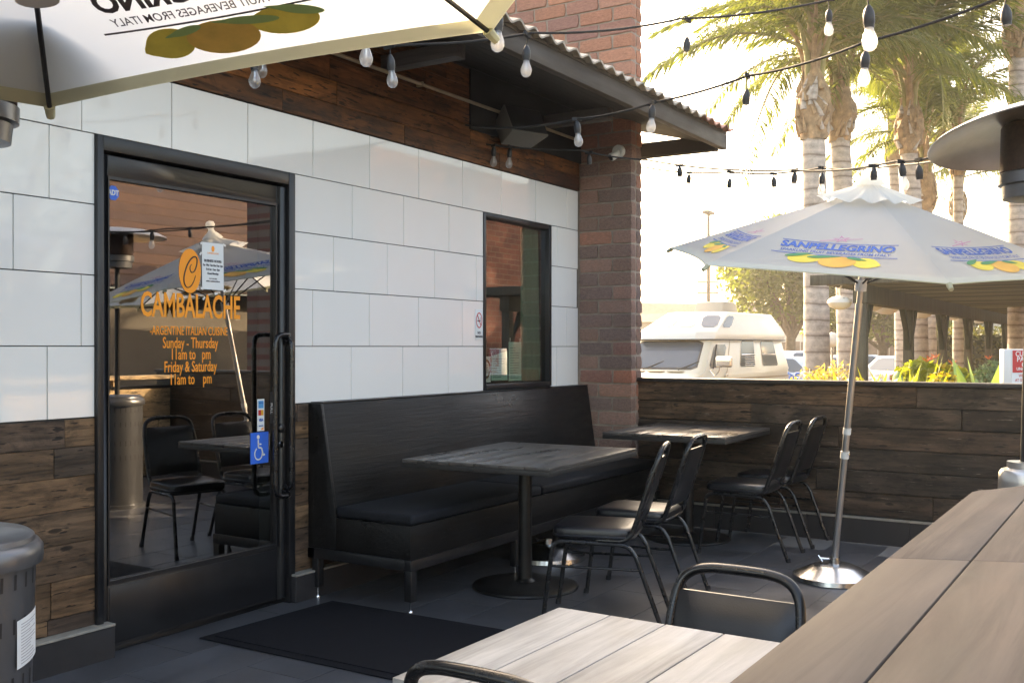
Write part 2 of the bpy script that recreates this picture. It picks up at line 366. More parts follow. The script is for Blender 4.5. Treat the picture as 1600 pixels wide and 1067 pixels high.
M['under_lemon'] = plain('under_lemon', (.72,.62,.12), .8, 0, .18, 9)
M['under_orange'] = plain('under_orange', (.74,.50,.13), .8, 0, .18, 9)
M['under_leaf'] = plain('under_leaf', (.30,.46,.18), .8)

# ================================================================== SETTING: ground
tag(obj('parking_lot', MB().box(-150, 250, -200, 260, -.9, -.4), M['asphalt']), kind='structure')
fl = tag(obj('patio_floor', MB().box(-3.2, 7.44, -5.2, 0.0, -.42, -.0028), M['floor_grout']), kind='structure')
TW, TL = .345, .69
ft = MB().box(.0022, TL-.0022, .0022, TW-.0022, -.0035, 0).mesh('floor_tile')
for j in range(-15, 1):
    y0 = -.288 + j*TW
    off = 3.07 if j % 2 == 0 else 3.07 + TL/2
    x = off - TL*9
    while x < 7.35:
        if x > -3.0 and y0 > -5.15 and (y0+TW) <= .06 and x+TL < 7.44 and not (x < 1.0 and y0 < -3.9):
            link('floor_tile', ft, M['floor'], fl, (x, y0, R.uniform(-.0006, .0004)), (R.uniform(-.0006,.0006), R.uniform(-.0006,.0006), 0))
        x += TL

# ================================================================== RESTAURANT
B = thing('restaurant_building', 'restaurant front of white tiles over brown wood with a black glass door', 'restaurant')
# wall core
wc = MB(); wc.box(-3.2, 2.79, .012, .25, -.1, 3.3); wc.box(2.79, 3.99, .012, .25, 2.275, 3.3)
wc.box(3.99, 5.812, .012, .25, -.1, 3.3); wc.box(5.812, 6.737, .012, .25, -.1, 1.057); wc.box(5.812, 6.737, .012, .25, 2.268, 3.3); wc.box(6.737, 7.17, .012, .25, -.1, 3.3)
obj('wall_core', wc, M['grout'], B)
# glazed tiles, one by one
def wall_tile(x0, x1, z0, z1):
    g = .0022
    if x1-x0 < .02 or z1-z0 < .02: return
    cx, cz = (x0+x1)/2, (z0+z1)/2
    link('wall_tile', MB().box(x0-cx+g, x1-cx-g, 0, .011, z0-cz+g, z1-cz-g).mesh('wall_tile', bevel=.0012, seg=1), M['tile'], B,
         (cx, R.uniform(-.0004, .0004), cz), (R.uniform(-.0022,.0022), 0, R.uniform(-.0022,.0022)))
rows = [(1.047, 1.353, 2.566), (1.353, 1.66, 2.724), (1.66, 1.966, 2.417), (1.966, 2.272, 2.575), (2.272, 2.583, 2.727)]
holes = [(2.79, 3.99, -1, 2.272), (5.812, 6.737, 1.0, 2.272)]
for z0, z1, x0 in rows:
    k = -12
    while x0 + k*.473 < 7.165:
        a, b = x0+k*.473, min(7.165, x0+(k+1)*.473); k += 1
        if b < -2.6: continue
        segs = [(a, b)]
        for h0, h1, hz0, hz1 in holes:
            if z0 < hz1-.02 and z1 > hz0+.02:
                ns = []
                for p, q in segs:
                    if q <= h0 or p >= h1: ns.append((p, q))
                    else:
                        if p < h0: ns.append((p, h0))
                        if q > h1: ns.append((h1, q))
                segs = ns
        for p, q in segs: wall_tile(p, q, z0, z1)
# reclaimed planks under the tiles
def planks(parent, x0, x1, zs, mat, y=0.0, th=.011, lmin=.35, lmax=1.1, name='plank', rr=None):
    rr = rr or R
    for z0, z1 in zip(zs[:-1], zs[1:]):
        x = x0 - rr.uniform(0, .5); 
        while x < x1:
            l = rr.uniform(lmin, lmax); a, b = max(x, x0), min(x+l, x1); x += l
            if b-a < .03: continue
            cx, cz = (a+b)/2, (z0+z1)/2; pr = rr.uniform(0, .004)
            link(name, MB().box(a-cx+.0012, b-cx-.0012, -pr, th, z0-cz+.001, z1-cz-.001).mesh(name, bevel=.0015, seg=1), mat, parent, (cx, y, cz), (0, 0, 0))
planks(B, -2.6, 2.79, [.15,.215,.37,.52,.66,.80,.925,1.043], M['plank_wall'], lmin=.3, lmax=.9)
planks(B, 3.99, 4.6, [.15,.26,.38,.50,.62,.74,.86,.95,1.043], M['plank_wall'], lmin=.2, lmax=.5)
planks(B, -2.6, 7.165, [2.585,2.70,2.83,2.95,3.08,3.2], M['plank_band'], y=-.012, lmin=.5, lmax=1.4)
# plinth of tiles
for a, b in ((-2.6, 2.855), (3.96, 7.165)):
    x = a
    while x < b-.01:
        l = min(.69, b-x)
        obj('plinth_tile', MB().box(x+.001, x+l-.001, -.052, .011, -.004, .137), M['plinth'], B, bevel=.002, seg=1)
        obj('plinth_cap', MB().box(x+.001, x+l-.001, -.056, .011, .1375, .149), M['plinth_cap'], B, bevel=.002, seg=1); x += l
# door
D = thing('x', 'x', 'x'); D.name = 'door'; del D['label']; del D['category']; D.parent = B
D['label'] = 'glass entrance door in a black frame with orange lettering'
fr = MB()
fr.box(2.79, 2.822, -.02, .14, -.004, 2.27); fr.box(3.945, 3.99, -.02, .14, -.004, 2.27); fr.box(2.822, 3.945, -.018, .14, 2.205, 2.268)
fr.box(2.8225, 3.9445, .03, .14, -.004, .018)
obj('door_frame', fr, M['bronze'], D, bevel=.003)
lf = MB()
lf.box(2.826, 2.852, .0, .045, .03, 2.19); lf.box(3.872, 3.939, .0, .045, .03, 2.19)
lf.box(2.852, 3.872, .0, .045, 2.10, 2.19); lf.box(2.852, 3.872, .0, .045, .03, .305)
obj('door_leaf', lf, M['bronze'], D, bevel=.003)
gb = MB(); gb.box(2.8525, 3.8715, -.006, .014, .3055, .322); gb.box(2.8525, 2.860, -.006, .014, .3225, 2.0845); gb.box(3.862, 3.8715, -.006, .014, .3225, 2.0845); gb.box(2.8525, 3.8715, -.006, .014, 2.085, 2.0995)
obj('glazing_bead', gb, M['bronze'], D)
obj('kick_panel', MB().box(2.862, 3.86, -.004, .0, .045, .295), M['bronze'], D, bevel=.0015)
obj('door_glass', MB().box(2.858, 3.864, .0154, .021, .318, 2.09), M['glass'], D)
hd = MB()
def handle(y0, x0, x1, z0, z1, r=.013):
    pts = []
    hw = (x1-x0)/2; cx = (x0+x1)/2
    pts.append((x1, 0.0, z1-.05)); 
    return pts
def arc(c, r, a0, a1, n, ax=(1,0,0), ay=(0,0,1)):
    ax, ay, c = Vector(ax), Vector(ay), Vector(c)
    return [c + ax*r*math.cos(a0+(a1-a0)*i/n) + ay*r*math.sin(a0+(a1-a0)*i/n) for i in range(n+1)]
p = [Vector((3.905, .0, 1.405))] + arc((3.905, -.035, 1.37), .035, rad(90), rad(90), 1, (0,-1,0), (0,0,1))
# offset pull: from the stile it comes out, swings over the glass and runs down
pull = [Vector((3.915,.0,1.40)), Vector((3.915,-.05,1.40))] + [Vector((3.915-.0*i, -.055, 1.40)) for i in (1,)]
pull = [Vector((3.918,.0,1.36)), Vector((3.918,-.03,1.365)), Vector((3.918,-.052,1.36)), Vector((3.918,-.058,1.33))]
pl = [(3.918,.002,1.395),(3.917,-.03,1.405),(3.905,-.055,1.412),(3.88,-.062,1.415),(3.84,-.062,1.412),(3.815,-.062,1.40),(3.804,-.062,1.375),(3.802,-.062,1.33),
      (3.802,-.062,.66),(3.804,-.062,.615),(3.815,-.062,.59),(3.84,-.062,.578),(3.88,-.062,.575),(3.905,-.055,.578),(3.917,-.03,.585),(3.918,.002,.595)]
obj('pull_handle', MB().tube(pl, .0125, 12), M['black_metal'], D, smooth=True)
pl2 = [(3.925,-.002,.62),(3.925,-.03,.60),(3.925,-.052,.62),(3.925,-.055,.66),(3.925,-.055,1.33),(3.925,-.052,1.37),(3.925,-.03,1.39),(3.925,-.002,1.37)]
obj('pull_bar', MB().tube(pl2, .0125, 12), M['black_metal'], D, smooth=True)
lk = MB(); lk.lathe([(0,.0),(.018,.0),(.018,.012),(.015,.016),(0,.016)], 20, (3.893, -.001, .84), Matrix.Rotation(rad(90), 3, 'X'))
obj('lock_cylinder', lk, M['chrome'], D, smooth=True)
lk = MB(); lk.lathe([(0,.0),(.022,.0),(.022,.02),(.012,.026),(0,.026)], 20, (3.893, -.001, .925), Matrix.Rotation(rad(90), 3, 'X'))
obj('lock_knob', lk, M['black_metal'], D, smooth=True)
WF = lambda x, y, z: frame((x, y, z), (1,0,0), (0,0,1))     # lettering basis facing -Y
def letters(parent, name, mat, items, label=None, y=.0145):
    mb = MB()
    for txt, x, z, size, kw in items: mb.add(*text_verts(txt, size, WF(x, y, z), .0006, **kw))
    o = obj(name, mb, mat, parent)
    if label: o['label'] = label
    return o
cxl = 3.325
letters(D, 'lettering', M['orange'], [('CAMBALACHE', cxl+.01, 1.540, .158, dict(sx=.585, bold=.0030)),
    ('-ARGENTINE ITALIAN CUISINE', cxl-.005, 1.424, .058, dict(sx=.585, bold=.0003)),
    ('Sunday - Thursday', cxl, 1.367, .074, dict(sx=.60, bold=.0004)), ('11am to   pm', cxl, 1.313, .074, dict(sx=.60, bold=.0004)),
    ('Friday & Saturday', cxl, 1.254, .074, dict(sx=.60, bold=.0004)), ('11am to    pm', cxl, 1.195, .074, dict(sx=.60, bold=.0004))], 'orange restaurant name and opening hours')
lg = MB()
lg.add([(3.318+.066*math.cos(a), .0142, 1.712+.106*math.sin(a)) for a in [2*math.pi*i/40 for i in range(40)]], [tuple(range(40))])
obj('logo_oval', lg, M['orange'], D)
def smooth_path(P_, n=8):
    P_ = [Vector(p) for p in P_]; out_ = []
    for i in range(len(P_)-1):
        p0, p1, p2, p3 = P_[max(0,i-1)], P_[i], P_[i+1], P_[min(len(P_)-1,i+2)]
        for k in range(n):
            t_ = k/n; out_.append(.5*((2*p1)+(p2-p0)*t_+(2*p0-5*p1+4*p2-p3)*t_*t_+(3*p1-p0-3*p2+p3)*t_**3))
    return out_+[P_[-1]]
cp_ = [(.12,.12),(-.02,.10),(-.03,.28),(.14,.42),(.38,.40),(.56,.18),(.62,-.04),(.52,.06) ]
cp_ = [(.16,.30),(.02,.22),(.00,.06),(.16,-.06),(.42,.04),(.60,.32),(.62,.56),(.46,.66),(.14,.58),(-.26,.26),(-.52,-.18),(-.54,-.52),(-.30,-.74),(.06,-.68),(.34,-.44),(.50,-.18)]
sc_pts = smooth_path([(3.318+.066*x_, .0132, 1.712+.106*z_) for x_, z_ in cp_])
obj('logo_letter', MB().tube(sc_pts, [.0012+.0022*math.sin(math.pi*min(1,i/(len(sc_pts)-1)))**.7 for i in range(len(sc_pts))], 6), M['dark_trim'], D, smooth=True)
obj('notice', MB().hexa([(3.39,.0120,1.63),(3.525,.0120,1.628),(3.525,.0132,1.628),(3.39,.0132,1.63)],[(3.388,.0120,1.857),(3.523,.0120,1.857),(3.523,.0132,1.857),(3.388,.0132,1.857)]), M['paper'], D, label='white paper with business hours taped to the glass')
letters(D, 'notice_print', M['ink'], [('BUSINESS HOURS:', 3.456, 1.768, .017, dict(sx=.8, bold=.0004)), ('Tue - Wed - Thu & Sun: 11am - 8pm', 3.456, 1.747, .015, dict(sx=.55, bold=.0003)),
    ('Fri & Sat:  11am - 9pm', 3.456, 1.727, .015, dict(sx=.62, bold=.0003)), ('Closed Mondays', 3.456, 1.707, .014, dict(sx=.75, bold=.0003)),
    ('Tel. 714-374-1200', 3.456, 1.682, .009, dict(sx=.7)), ('website: CambalacheGrill.com', 3.456, 1.670, .010, dict(sx=.7, bold=.0002))], y=.0112)
nl = MB().add([(3.456+.010*math.cos(a), .0113, 1.828+.015*math.sin(a)) for a in [2*math.pi*i/16 for i in range(16)]], [tuple(range(16))])
nl.add(*text_verts('CAMBALACHE', .011, WF(3.456, .0112, 1.806), .0003)); obj('notice_logo', nl, M['orange'], D)
tp = MB()
for x, z, a in ((3.385,1.85,.5),(3.528,1.852,-.4),(3.388,1.632,-.3),(3.53,1.628,.6),(3.38,1.80,.9),(3.475,1.61,.2),(3.40,1.585,.9)):
    m_ = frame((x,.0110,z), (math.cos(a),0,math.sin(a)), (-math.sin(a),0,math.cos(a)))
    tp.add([m_ @ Vector(q) for q in ((-.009,-.005,0),(.009,-.005,0),(.009,.005,0),(-.009,.005,0))], [(0,1,2,3)])
obj('tape', tp, M['white'], D)
# round alarm sticker, cards strip, wheelchair sticker
st = MB().add([(2.893+.030*math.cos(a), .0138, 2.030+.034*math.sin(a)) for a in [2*math.pi*(i+.5)/8 for i in range(8)]], [tuple(range(8))])
obj('alarm_sticker', st, M['blue'], D, label='blue octagonal alarm sticker')
letters(D, 'alarm_letters', M['white'], [('ADT', 2.893, 2.030, .032, dict(sx=.85, bold=.0012))], y=.013)
obj('card_strip', MB().box(3.750, 3.798, .0135, .0142, .918, 1.082), M['paper'], D, label='strip of payment card marks')
cd = MB(); cd.box(3.756, 3.792, .0125, .0130, 1.035, 1.073); obj('card_mark_blue', cd, plain('card_blue', (.05,.3,.6), .6), D)
obj('card_mark_red', MB().box(3.756, 3.775, .0125, .0130, .998, 1.026), M['red'], D); obj('card_mark_yellow', MB().box(3.7755, 3.792, .0125, .0130, .998, 1.026), plain('card_yellow', (.8,.4,.03), .6), D)
letters(D, 'card_words', M['print_blue'], [('VISA', 3.774, .974, .020, dict(sx=.75, bold=.0008)), ('AMERICAN', 3.774, 1.062, .008, dict(sx=.7)), ('DISCOVER', 3.774, .944, .0085, dict(sx=.75, bold=.0002))], y=.0120)
obj('card_swoosh', MB().add([(3.768,.0125,.925),(3.792,.0125,.923),(3.792,.0125,.938)],[(0,1,2)]), M['orange'], D)
obj('wheelchair_sticker', MB().box(3.702, 3.826, .0128, .0134, .752, .912), M['blue'], D, label='blue square sticker with a white wheelchair symbol')
wb = MB(); yy = .0118
def strip(mb, pts, wd, y=yy):
    for (a, b) in zip(pts[:-1], pts[1:]):
        a, b = Vector((a[0],y,a[1])), Vector((b[0],y,b[1])); n_ = (b-a).cross(Vector((0,1,0))).normalized()*wd
        mb.add([a-n_, b-n_, b+n_, a+n_], [(0,1,2,3)])
wx, wz = 3.758, .812
strip(wb, [(wx+.026*math.cos(rad(a))-.002, wz-.010+.030*math.sin(rad(a))) for a in range(115, 375, 12)], .0034)
strip(wb, [(wx-.004, wz+.062), (wx-.002, wz+.022), (wx+.020, wz+.018), (wx+.031, wz-.020), (wx+.043, wz-.015)], .0042)
strip(wb, [(wx-.003, wz+.040), (wx+.018, wz+.038)], .0033)
wb.add([(wx-.004+.010*math.cos(a), yy, wz+.076+.011*math.sin(a)) for a in [2*math.pi*i/14 for i in range(14)]], [tuple(range(14))])
obj('wheelchair_symbol', wb, M['white'], D)
vs = MB(); vs.box(3.838, 3.858, .0135, .0142, .95, 1.115); obj('push_sticker', vs, M['black'], D)
mb = MB(); m_ = frame((3.848, .0125, 1.03), (0,0,-1), (1,0,0)); mb.add(*text_verts('PULL', .020, m_, .0004, sx=1.3)); obj('push_letters', mb, M['white'], D)
# window
W = thing('x', 'x', 'x'); W.name = 'window'; del W['category']; W['label'] = 'tall dark window with papers taped inside'; W.parent = B
wf = MB(); wf.box(5.812, 5.842, -.006, .10, 1.057, 2.268); wf.box(6.70, 6.737, -.006, .10, 1.057, 2.268); wf.box(5.842, 6.70, -.0055, .10, 2.235, 2.267); wf.box(5.842, 6.70, -.012, .10, 1.058, 1.09)
obj('window_frame', wf, M['bronze'], W, bevel=.002)
obj('window_pane', MB().box(5.843, 6.699, .03, .036, 1.091, 2.234), M['window_glass'], W)
obj('curtain', MB().grid(lambda u, v: (6.42+.25*u+.03*(1-v)*u, .075+.012*math.sin(u*22), 1.10+1.13*v), 30, 2), M['room_green'], W, smooth=True)
obj('permit', MB().box(5.848, 5.965, .040, .0412, 1.105, 1.285), M['paper'], W)
rg = MB(); n = 32
for r0, r1 in ((.040,.055),):
    vs_ = []; 
    for k in range(n):
        a = 2*math.pi*k/n; vs_ += [(5.907+r0*math.cos(a), .0385, 1.197+r0*1.25*math.sin(a)), (5.907+r1*math.cos(a), .0385, 1.197+r1*1.25*math.sin(a))]
    rg.add(vs_, [(2*k, 2*k+1, (2*k+3)%(2*n), (2*k+2)%(2*n)) for k in range(n)])
obj('permit_seal', rg, M['brown_ink'], W, label='round brown seal on the permit')
obj('letter_paper', MB().hexa([(5.975,.040,1.115),(6.185,.040,1.112),(6.185,.0412,1.112),(5.975,.0412,1.115)],[(5.975,.040,1.285),(6.185,.040,1.325),(6.185,.0412,1.325),(5.975,.0412,1.285)]), M['paper_green'], W)
obj('menu_paper', MB().box(6.20, 6.372, .040, .0412, 1.105, 1.385), M['paper_green'], W)
pt = MB()
for k in range(9): pt.box(5.99, 5.99+R.uniform(.10,.18), .0390, .0394, 1.135+k*.016, 1.1385+k*.016)
for k in range(13): pt.box(6.22, 6.22+R.uniform(.06,.13), .0390, .0394, 1.125+k*.018, 1.128+k*.018)
for k in range(6): pt.box(5.885, 5.93, .0380, .0384, 1.165+k*.012, 1.168+k*.012)
obj('paper_print', pt, M['ink'], W)
obj('tape_strips', MB().box(6.215,6.222,.0395,.040,1.385,1.415).box(6.35,6.357,.0395,.040,1.385,1.41).box(5.975,5.982,.0395,.040,1.285,1.31), M['white'], W)
# dark room behind door and window
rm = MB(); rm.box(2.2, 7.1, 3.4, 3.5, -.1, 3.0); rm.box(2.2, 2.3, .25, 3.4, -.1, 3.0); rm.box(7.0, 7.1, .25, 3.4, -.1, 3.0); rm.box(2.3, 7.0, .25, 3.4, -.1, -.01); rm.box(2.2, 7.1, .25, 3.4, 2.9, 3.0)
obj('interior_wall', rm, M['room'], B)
# brick pier and chimney fin
P_ = thing('x', 'x', 'x'); P_.name = 'brick_chimney'; del P_['category']; P_['label'] = 'brown brick pier rising to a red brick chimney above the roof'; P_.parent = B
cm = MB(); cm.box(7.180, 7.346, -.459, .3, -.42, 2.99); cm.box(7.180, 7.346, -.459, 1.55, 2.99, 4.47)
obj('mortar', cm, M['mortar'], P_)
BR = []
for k in range(4):
    bm = bmesh.new(); bmesh.ops.create_cube(bm, size=1)
    bmesh.ops.subdivide_edges(bm, edges=bm.edges, cuts=2, use_grid_fill=True)
    for v in bm.verts:
        p = v.co.copy(); q = noise.noise_vector(p*3+Vector((k*7,0,0)))
        corner = sum(1 for c in p if abs(abs(c)-.5) < .01)
        v.co = p - p.normalized()*(.0, .0, .02, .05)[corner]; v.co += q*.028
    me = bpy.data.meshes.new('brick'); bm.to_mesh(me); bm.free(); me.polygons.foreach_set('use_smooth', [True]*len(me.polygons)); me.set_sharp_from_angle(angle=rad(40)); BR.append(me)
for me in BR: me.materials.append(None)
def brick(x0, x1, y0, y1, z0, z1, mat):
    me = BR[R.randrange(4)]
    o = link('brick', me, None, P_, ((x0+x1)/2+R.uniform(-.003,.003), (y0+y1)/2+R.uniform(-.003,.003), (z0+z1)/2), (0,0,R.uniform(-.008,.008)), (x1-x0, y1-y0, z1-z0))
    o.material_slots[0].link = 'OBJECT'; o.material_slots[0].material = mat
CH = .1085; z = -.02; k = 0
while z < 4.4:
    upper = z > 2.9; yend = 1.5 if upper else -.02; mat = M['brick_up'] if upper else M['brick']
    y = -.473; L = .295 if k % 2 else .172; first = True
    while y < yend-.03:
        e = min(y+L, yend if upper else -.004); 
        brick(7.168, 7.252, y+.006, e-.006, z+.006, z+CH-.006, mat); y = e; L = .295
        if first: brick(7.268, 7.358, -.473+.006, -.473+(.29 if k%2==0 else .17), z+.006, z+CH-.006, mat); first = False
    z += CH; k += 1
# roof
RF = thing('x', 'x', 'x'); RF.name = 'roof'; del RF['category']; del RF['label']; RF.parent = B
obj('fascia', MB().box(-3.2, 7.99, -.93, -.875, 2.955, 3.075), M['fascia'], RF, bevel=.004)
obj('barge_board', MB().box(7.86, 7.955, -.872, 2.2, 2.94, 3.06), M['soffit'], RF, bevel=.004)
# sloping black boards of the soffit
sb = MB()
for i in range(8):
    y0, y1 = -.872+i*.109, -.872+(i+1)*.109-.004
    z0, z1 = 2.985+(y0+.872)*.27, 2.985+(y1+.872)*.27
    sb.hexa([(-3.2,y0,z0),(7.90,y0,z0),(7.90,y1,z1),(-3.2,y1,z1)], [(-3.2,y0,z0+.02),(7.90,y0,z0+.02),(7.90,y1,z1+.02),(-3.2,y1,z1+.02)])
obj('soffit_boards', sb, M['soffit'], RF)['kind'] = 'stuff'
obj('roof_deck', MB().hexa([(-3.2,-.93,3.076),(7.99,-.93,3.076),(7.99,6,4.95),(-3.2,6,4.95)], [(-3.2,-.93,3.10),(7.99,-.93,3.10),(7.99,6,5.0),(-3.2,6,5.0)]), M['deck'], RF)
for x in (1.05, 2.9, 4.75, 6.62):
    obj('roof_beam', MB().box(x-.045, x+.045, -.56, .0, 2.985, 3.07), M['beam'], RF, bevel=.004)
# flat black panel over the right end of the band
obj('black_panel', MB().box(5.62, 7.165, -.03, -.0165, 2.80, 3.2), M['soffit'], RF)
tn = 12; PIT = .157
tm = MB(); vs = []
for yy_, zz in ((0,0),(.34,.0)):
    for th in (0,.012):
        for i in range(tn+1):
            u = i/tn; h = .030*(.5+.5*math.cos(2*math.pi*u)) if True else 0
            vs.append((u*PIT, yy_, zz+h+th))
nn = tn+1; fs = []
for i in range(tn):
    fs += [(nn+i, nn+i+1, 3*nn+i+1, 3*nn+i), (i, 2*nn+i, 2*nn+i+1, i+1), (i, i+1, nn+i+1, nn+i), (2*nn+i, 3*nn+i, 3*nn+i+1, 2*nn+i+1)]
tm.add(vs, fs); tme = tm.mesh('roof_tile', smooth=True); tme.materials.append(None)
for r_ in range(4):
    x = 8.0-PIT; i = 0
    while x > -1.0:
        o = link('roof_tile', tme, None, RF, (x+R.uniform(-.003,.003), -.975+r_*.30+R.uniform(-.006,.006), 3.078+r_*.30*.27+.0+R.uniform(-.002,.002)), (rad(15), R.uniform(-.02,.02), R.uniform(-.02,.02)))
        o.material_slots[0].link = 'OBJECT'; o.material_slots[0].material = M['rooftile_red'] if i < 4 and R.random() < .7 else M['rooftile']
        x -= PIT; i += 1

# things fixed to the restaurant
cd = thing('conduit_pipe', 'thin pale conduit pipe strapped along the brown band under the eave', 'pipe')
obj('pipe', MB().tube([(-2.6,-.05,2.969),(2.5,-.05,2.969),(7.0,-.05,2.969)], .011, 10), M['conduit'], cd, smooth=True)
for x in (1.5, 3.2, 5.05, 6.55): obj('pipe_clip', MB().box(x-.008, x+.008, -.064, -.0165, 2.955, 2.983), M['conduit'], cd)
spk = thing('wall_speaker', 'grey loudspeaker tilted down under the eave above the window', 'speaker', (6.02, -.16, 2.86))
spk.rotation_euler = (rad(-28), 0, rad(-20))
obj('cabinet', MB().hexa([(-.16,-.09,-.11),(.16,-.09,-.11),(.13,.09,-.09),(-.13,.09,-.09)], [(-.16,-.09,.11),(.16,-.09,.11),(.13,.09,.09),(-.13,.09,.09)]), M['speaker'], spk, bevel=.008)
obj('speaker_grille', MB().box(-.15,.15,-.096,-.0905,-.10,.10), M['black'], spk, bevel=.003)
obj('bracket', MB().box(-.02,.02,.09,.15,-.02,.02), M['black'], spk)
sg = thing('no_smoking_sign', 'small white no smoking sign with a red circle beside the dark window', 'sign', (5.755, -.002, 1.50))
obj('plate', MB().box(-.045,.045,-.002,0,-.105,.105), M['paper'], sg, bevel=.001)
ns = MB(); n = 30; vs_ = []
for k in range(n):
    a = 2*math.pi*k/n; vs_ += [(.030*math.cos(a), -.0032, .03+.045*math.sin(a)), (.037*math.cos(a), -.0032, .03+.053*math.sin(a))]
ns.add(vs_, [(2*k, 2*k+1, (2*k+3)%(2*n), (2*k+2)%(2*n)) for k in range(n)]); strip(ns, [(-.022,.066),(.022,-.006)], .004, -.0036)
obj('red_circle', ns, M['red'], sg)
cg = MB(); strip(cg, [(-.02,.026),(.016,.026)], .004, -.003); strip(cg, [(.018,.030),(.018,.045),(.012,.052)], .0015, -.003)
cg.add(*text_verts('NO', .024, WF(0,-.0032,-.055), .0004, bold=.0006)); cg.add(*text_verts('SMOKING', .020, WF(0,-.0032,-.080), .0004, bold=.0005)); obj('cigarette_and_words', cg, M['ink'], sg)
cam_t = thing('security_camera', 'small pale dome camera on the brick pier under the eave', 'camera', (7.158, -.37, 2.86))
cq = MB(); cq.lathe([(0,0),(.05,0),(.05,.03),(.042,.04),(0,.04)], 20, (0,0,0), Matrix.Rotation(rad(-90), 3, 'Y')); obj('mount', cq, M['white'], cam_t, smooth=True)
cq = MB(); cq.tube([(-.03,0,-.0),(-.055,-.0,-.03),(-.09,.03,-.055)], [.016,.03,.033], 14); obj('camera_body', cq, M['white'], cam_t, smooth=True)
cq = MB(); cq.tube([(-.0905,.0305,-.0555),(-.094,.033,-.058)], .024, 14); obj('lens', cq, M['black'], cam_t)

# ================================================================== FENCE along X = 7.30
FX = 7.30
FN = thing('patio_fence', 'low dark wood plank wall with a black cap at the back of the patio', 'fence')
obj('fence_core', MB().box(FX+.02, FX+.12, -5.2, -.35, -.42, 1.08), M['black'], FN)
zs = [.185, .345, .495, .645, .795, .935, 1.082]
for z0, z1 in zip(zs[:-1], zs[1:]):
    y = -.40 + R.uniform(0,.2) - .2
    first = True; y = -.405
    while y > -5.2:
        l = R.uniform(.9, 2.2); a, b = max(y-l, -5.2), y; y -= l
        cy, cz = (a+b)/2, (z0+z1)/2; pr = R.uniform(0, .010)
        link('plank', MB().box(-pr, .02, a-cy+.0015, b-cy-.0015, z0-cz+.0025, z1-cz-.0025).mesh('plank', bevel=.003, seg=1), M['plank_fence'], FN, (FX, cy, cz), (R.uniform(-.0015,.0015),0,0))
obj('fence_cap', MB().box(FX-.03, FX+.15, -5.2, -.36, 1.084, 1.112), M['cap'], FN, bevel=.003)
y = -.41
while y > -5.0:
    obj('plinth_tile', MB().box(FX-.035, FX+.02, y-.69+.001, y-.001, -.004, .163), M['plinth'], FN, bevel=.002, seg=1)
    obj('plinth_cap', MB().box(FX-.04, FX+.02, y-.69+.001, y-.001, .164, .175), M['plinth_cap'], FN, bevel=.002, seg=1); y -= .69

# street side fence with its counter, seen mirrored in the door
SF = thing('street_fence', 'sunlit wood fence with a plank counter seen mirrored in the glass door', 'fence')
for i, z0 in enumerate([.02,.17,.32,.47,.62,.77]):
    x = -3.0
    while x < 7.25:
        l = min(R.uniform(.8, 1.9), 7.27-x); cx = x+l/2
        link('plank', MB().box(-l/2+.0015, l/2-.0015, 0, .02, .0025, .147).mesh('plank', bevel=.003, seg=1), M['plank_light'] if True else None, SF, (cx, -4.96, z0)); x += l
obj('fence_core', MB().box(-3.2, 7.29, -5.1, -4.961, -.42, .95), M['black'], SF)
for k, (y0, z0) in enumerate(((-4.94,1.02),(-5.10,1.02))):
    x = -3.2
    while x < 7.2:
        l = min(R.uniform(1.5,2.4), 7.28-x); link('counter_board', MB().box(-l/2+.002,l/2-.002,0,.155,0,.035).mesh('counter_board', bevel=.003, seg=1), M['plank_light'], SF, (x+l/2, y0, z0)); x += l
for x in (-1.5,.5,2.5,4.5,6.5): obj('counter_bracket', MB().box(x-.02,x+.02,-5.08,-4.82,.955,1.018), M['plank_light'], SF)

# ================================================================== FURNITURE
# upholstered bench along the wall
bn = thing('bench', 'long black wooden bench with high sloping back and grey seat pad against the tiled wall', 'bench', (4.105, 0, 0))
L_ = 3.05
def prof(mb, x0, x1, poly):
    n = len(poly); mb.add([(x0,y,z) for y,z in poly]+[(x1,y,z) for y,z in poly], [tuple(range(n)), tuple(range(n,2*n))[::-1]]+[(i,n+i,n+(i+1)%n,(i+1)%n) for i in range(n)])
mb = MB(); prof(mb, 0, .02, [(-.002,.27),(-.002,1.046),(-.093,1.046),(-.20,.445),(-.20,.27)]); obj('end_panel', mb, M['bench'], bn, bevel=.002)
mb = MB(); prof(mb, .021, L_, [(-.01,.30),(-.01,1.044),(-.091,1.044),(-.178,.45),(-.178,.30)]); obj('backrest', mb, M['bench'], bn, bevel=.003)
obj('back_top_trim', MB().box(.021, L_, -.091, -.002, 1.0455, 1.052), M['bench'], bn)
obj('seat_box', MB().box(0, L_, -.70, -.2005, .27, .442), M['bench'], bn, bevel=.003)
mb = MB(); mb.box(.004, 1.30, -.708, -.192, .4435, .500); obj('seat_pad', mb, M['cushion'], bn, bevel=.02, seg=4)
mb = MB(); mb.box(1.304, L_, -.708, -.192, .4435, .500); obj('seat_pad', mb, M['cushion'], bn, bevel=.02, seg=4)
fr = MB(); fr.box(-.006, L_, -.708, -.665, .215, .2695); fr.box(-.006, .038, -.6645, -.004, .215, .2695); fr.box(-.006, L_, -.05, -.004, .2155, .2690)
obj('base_rail', fr, M['bronze'], bn, bevel=.002)
for x in (.02, 1.02, 2.0, 2.98):
    for y in (-.685, -.055):
        if y > -.1 and x > .1: continue
        obj('leg', MB().box(x-.023, x+.023, y-.022, y+.022, .06, .2148), M['bronze'], bn, bevel=.002)
        ft_ = MB(); ft_.lathe([(.004,.062),(.004,.014),(.010,.013),(.014,.006),(.014,0),(0,0)], 14, (x, y, 0)); obj('levelling_foot', ft_, M['chrome'], bn, smooth=True)

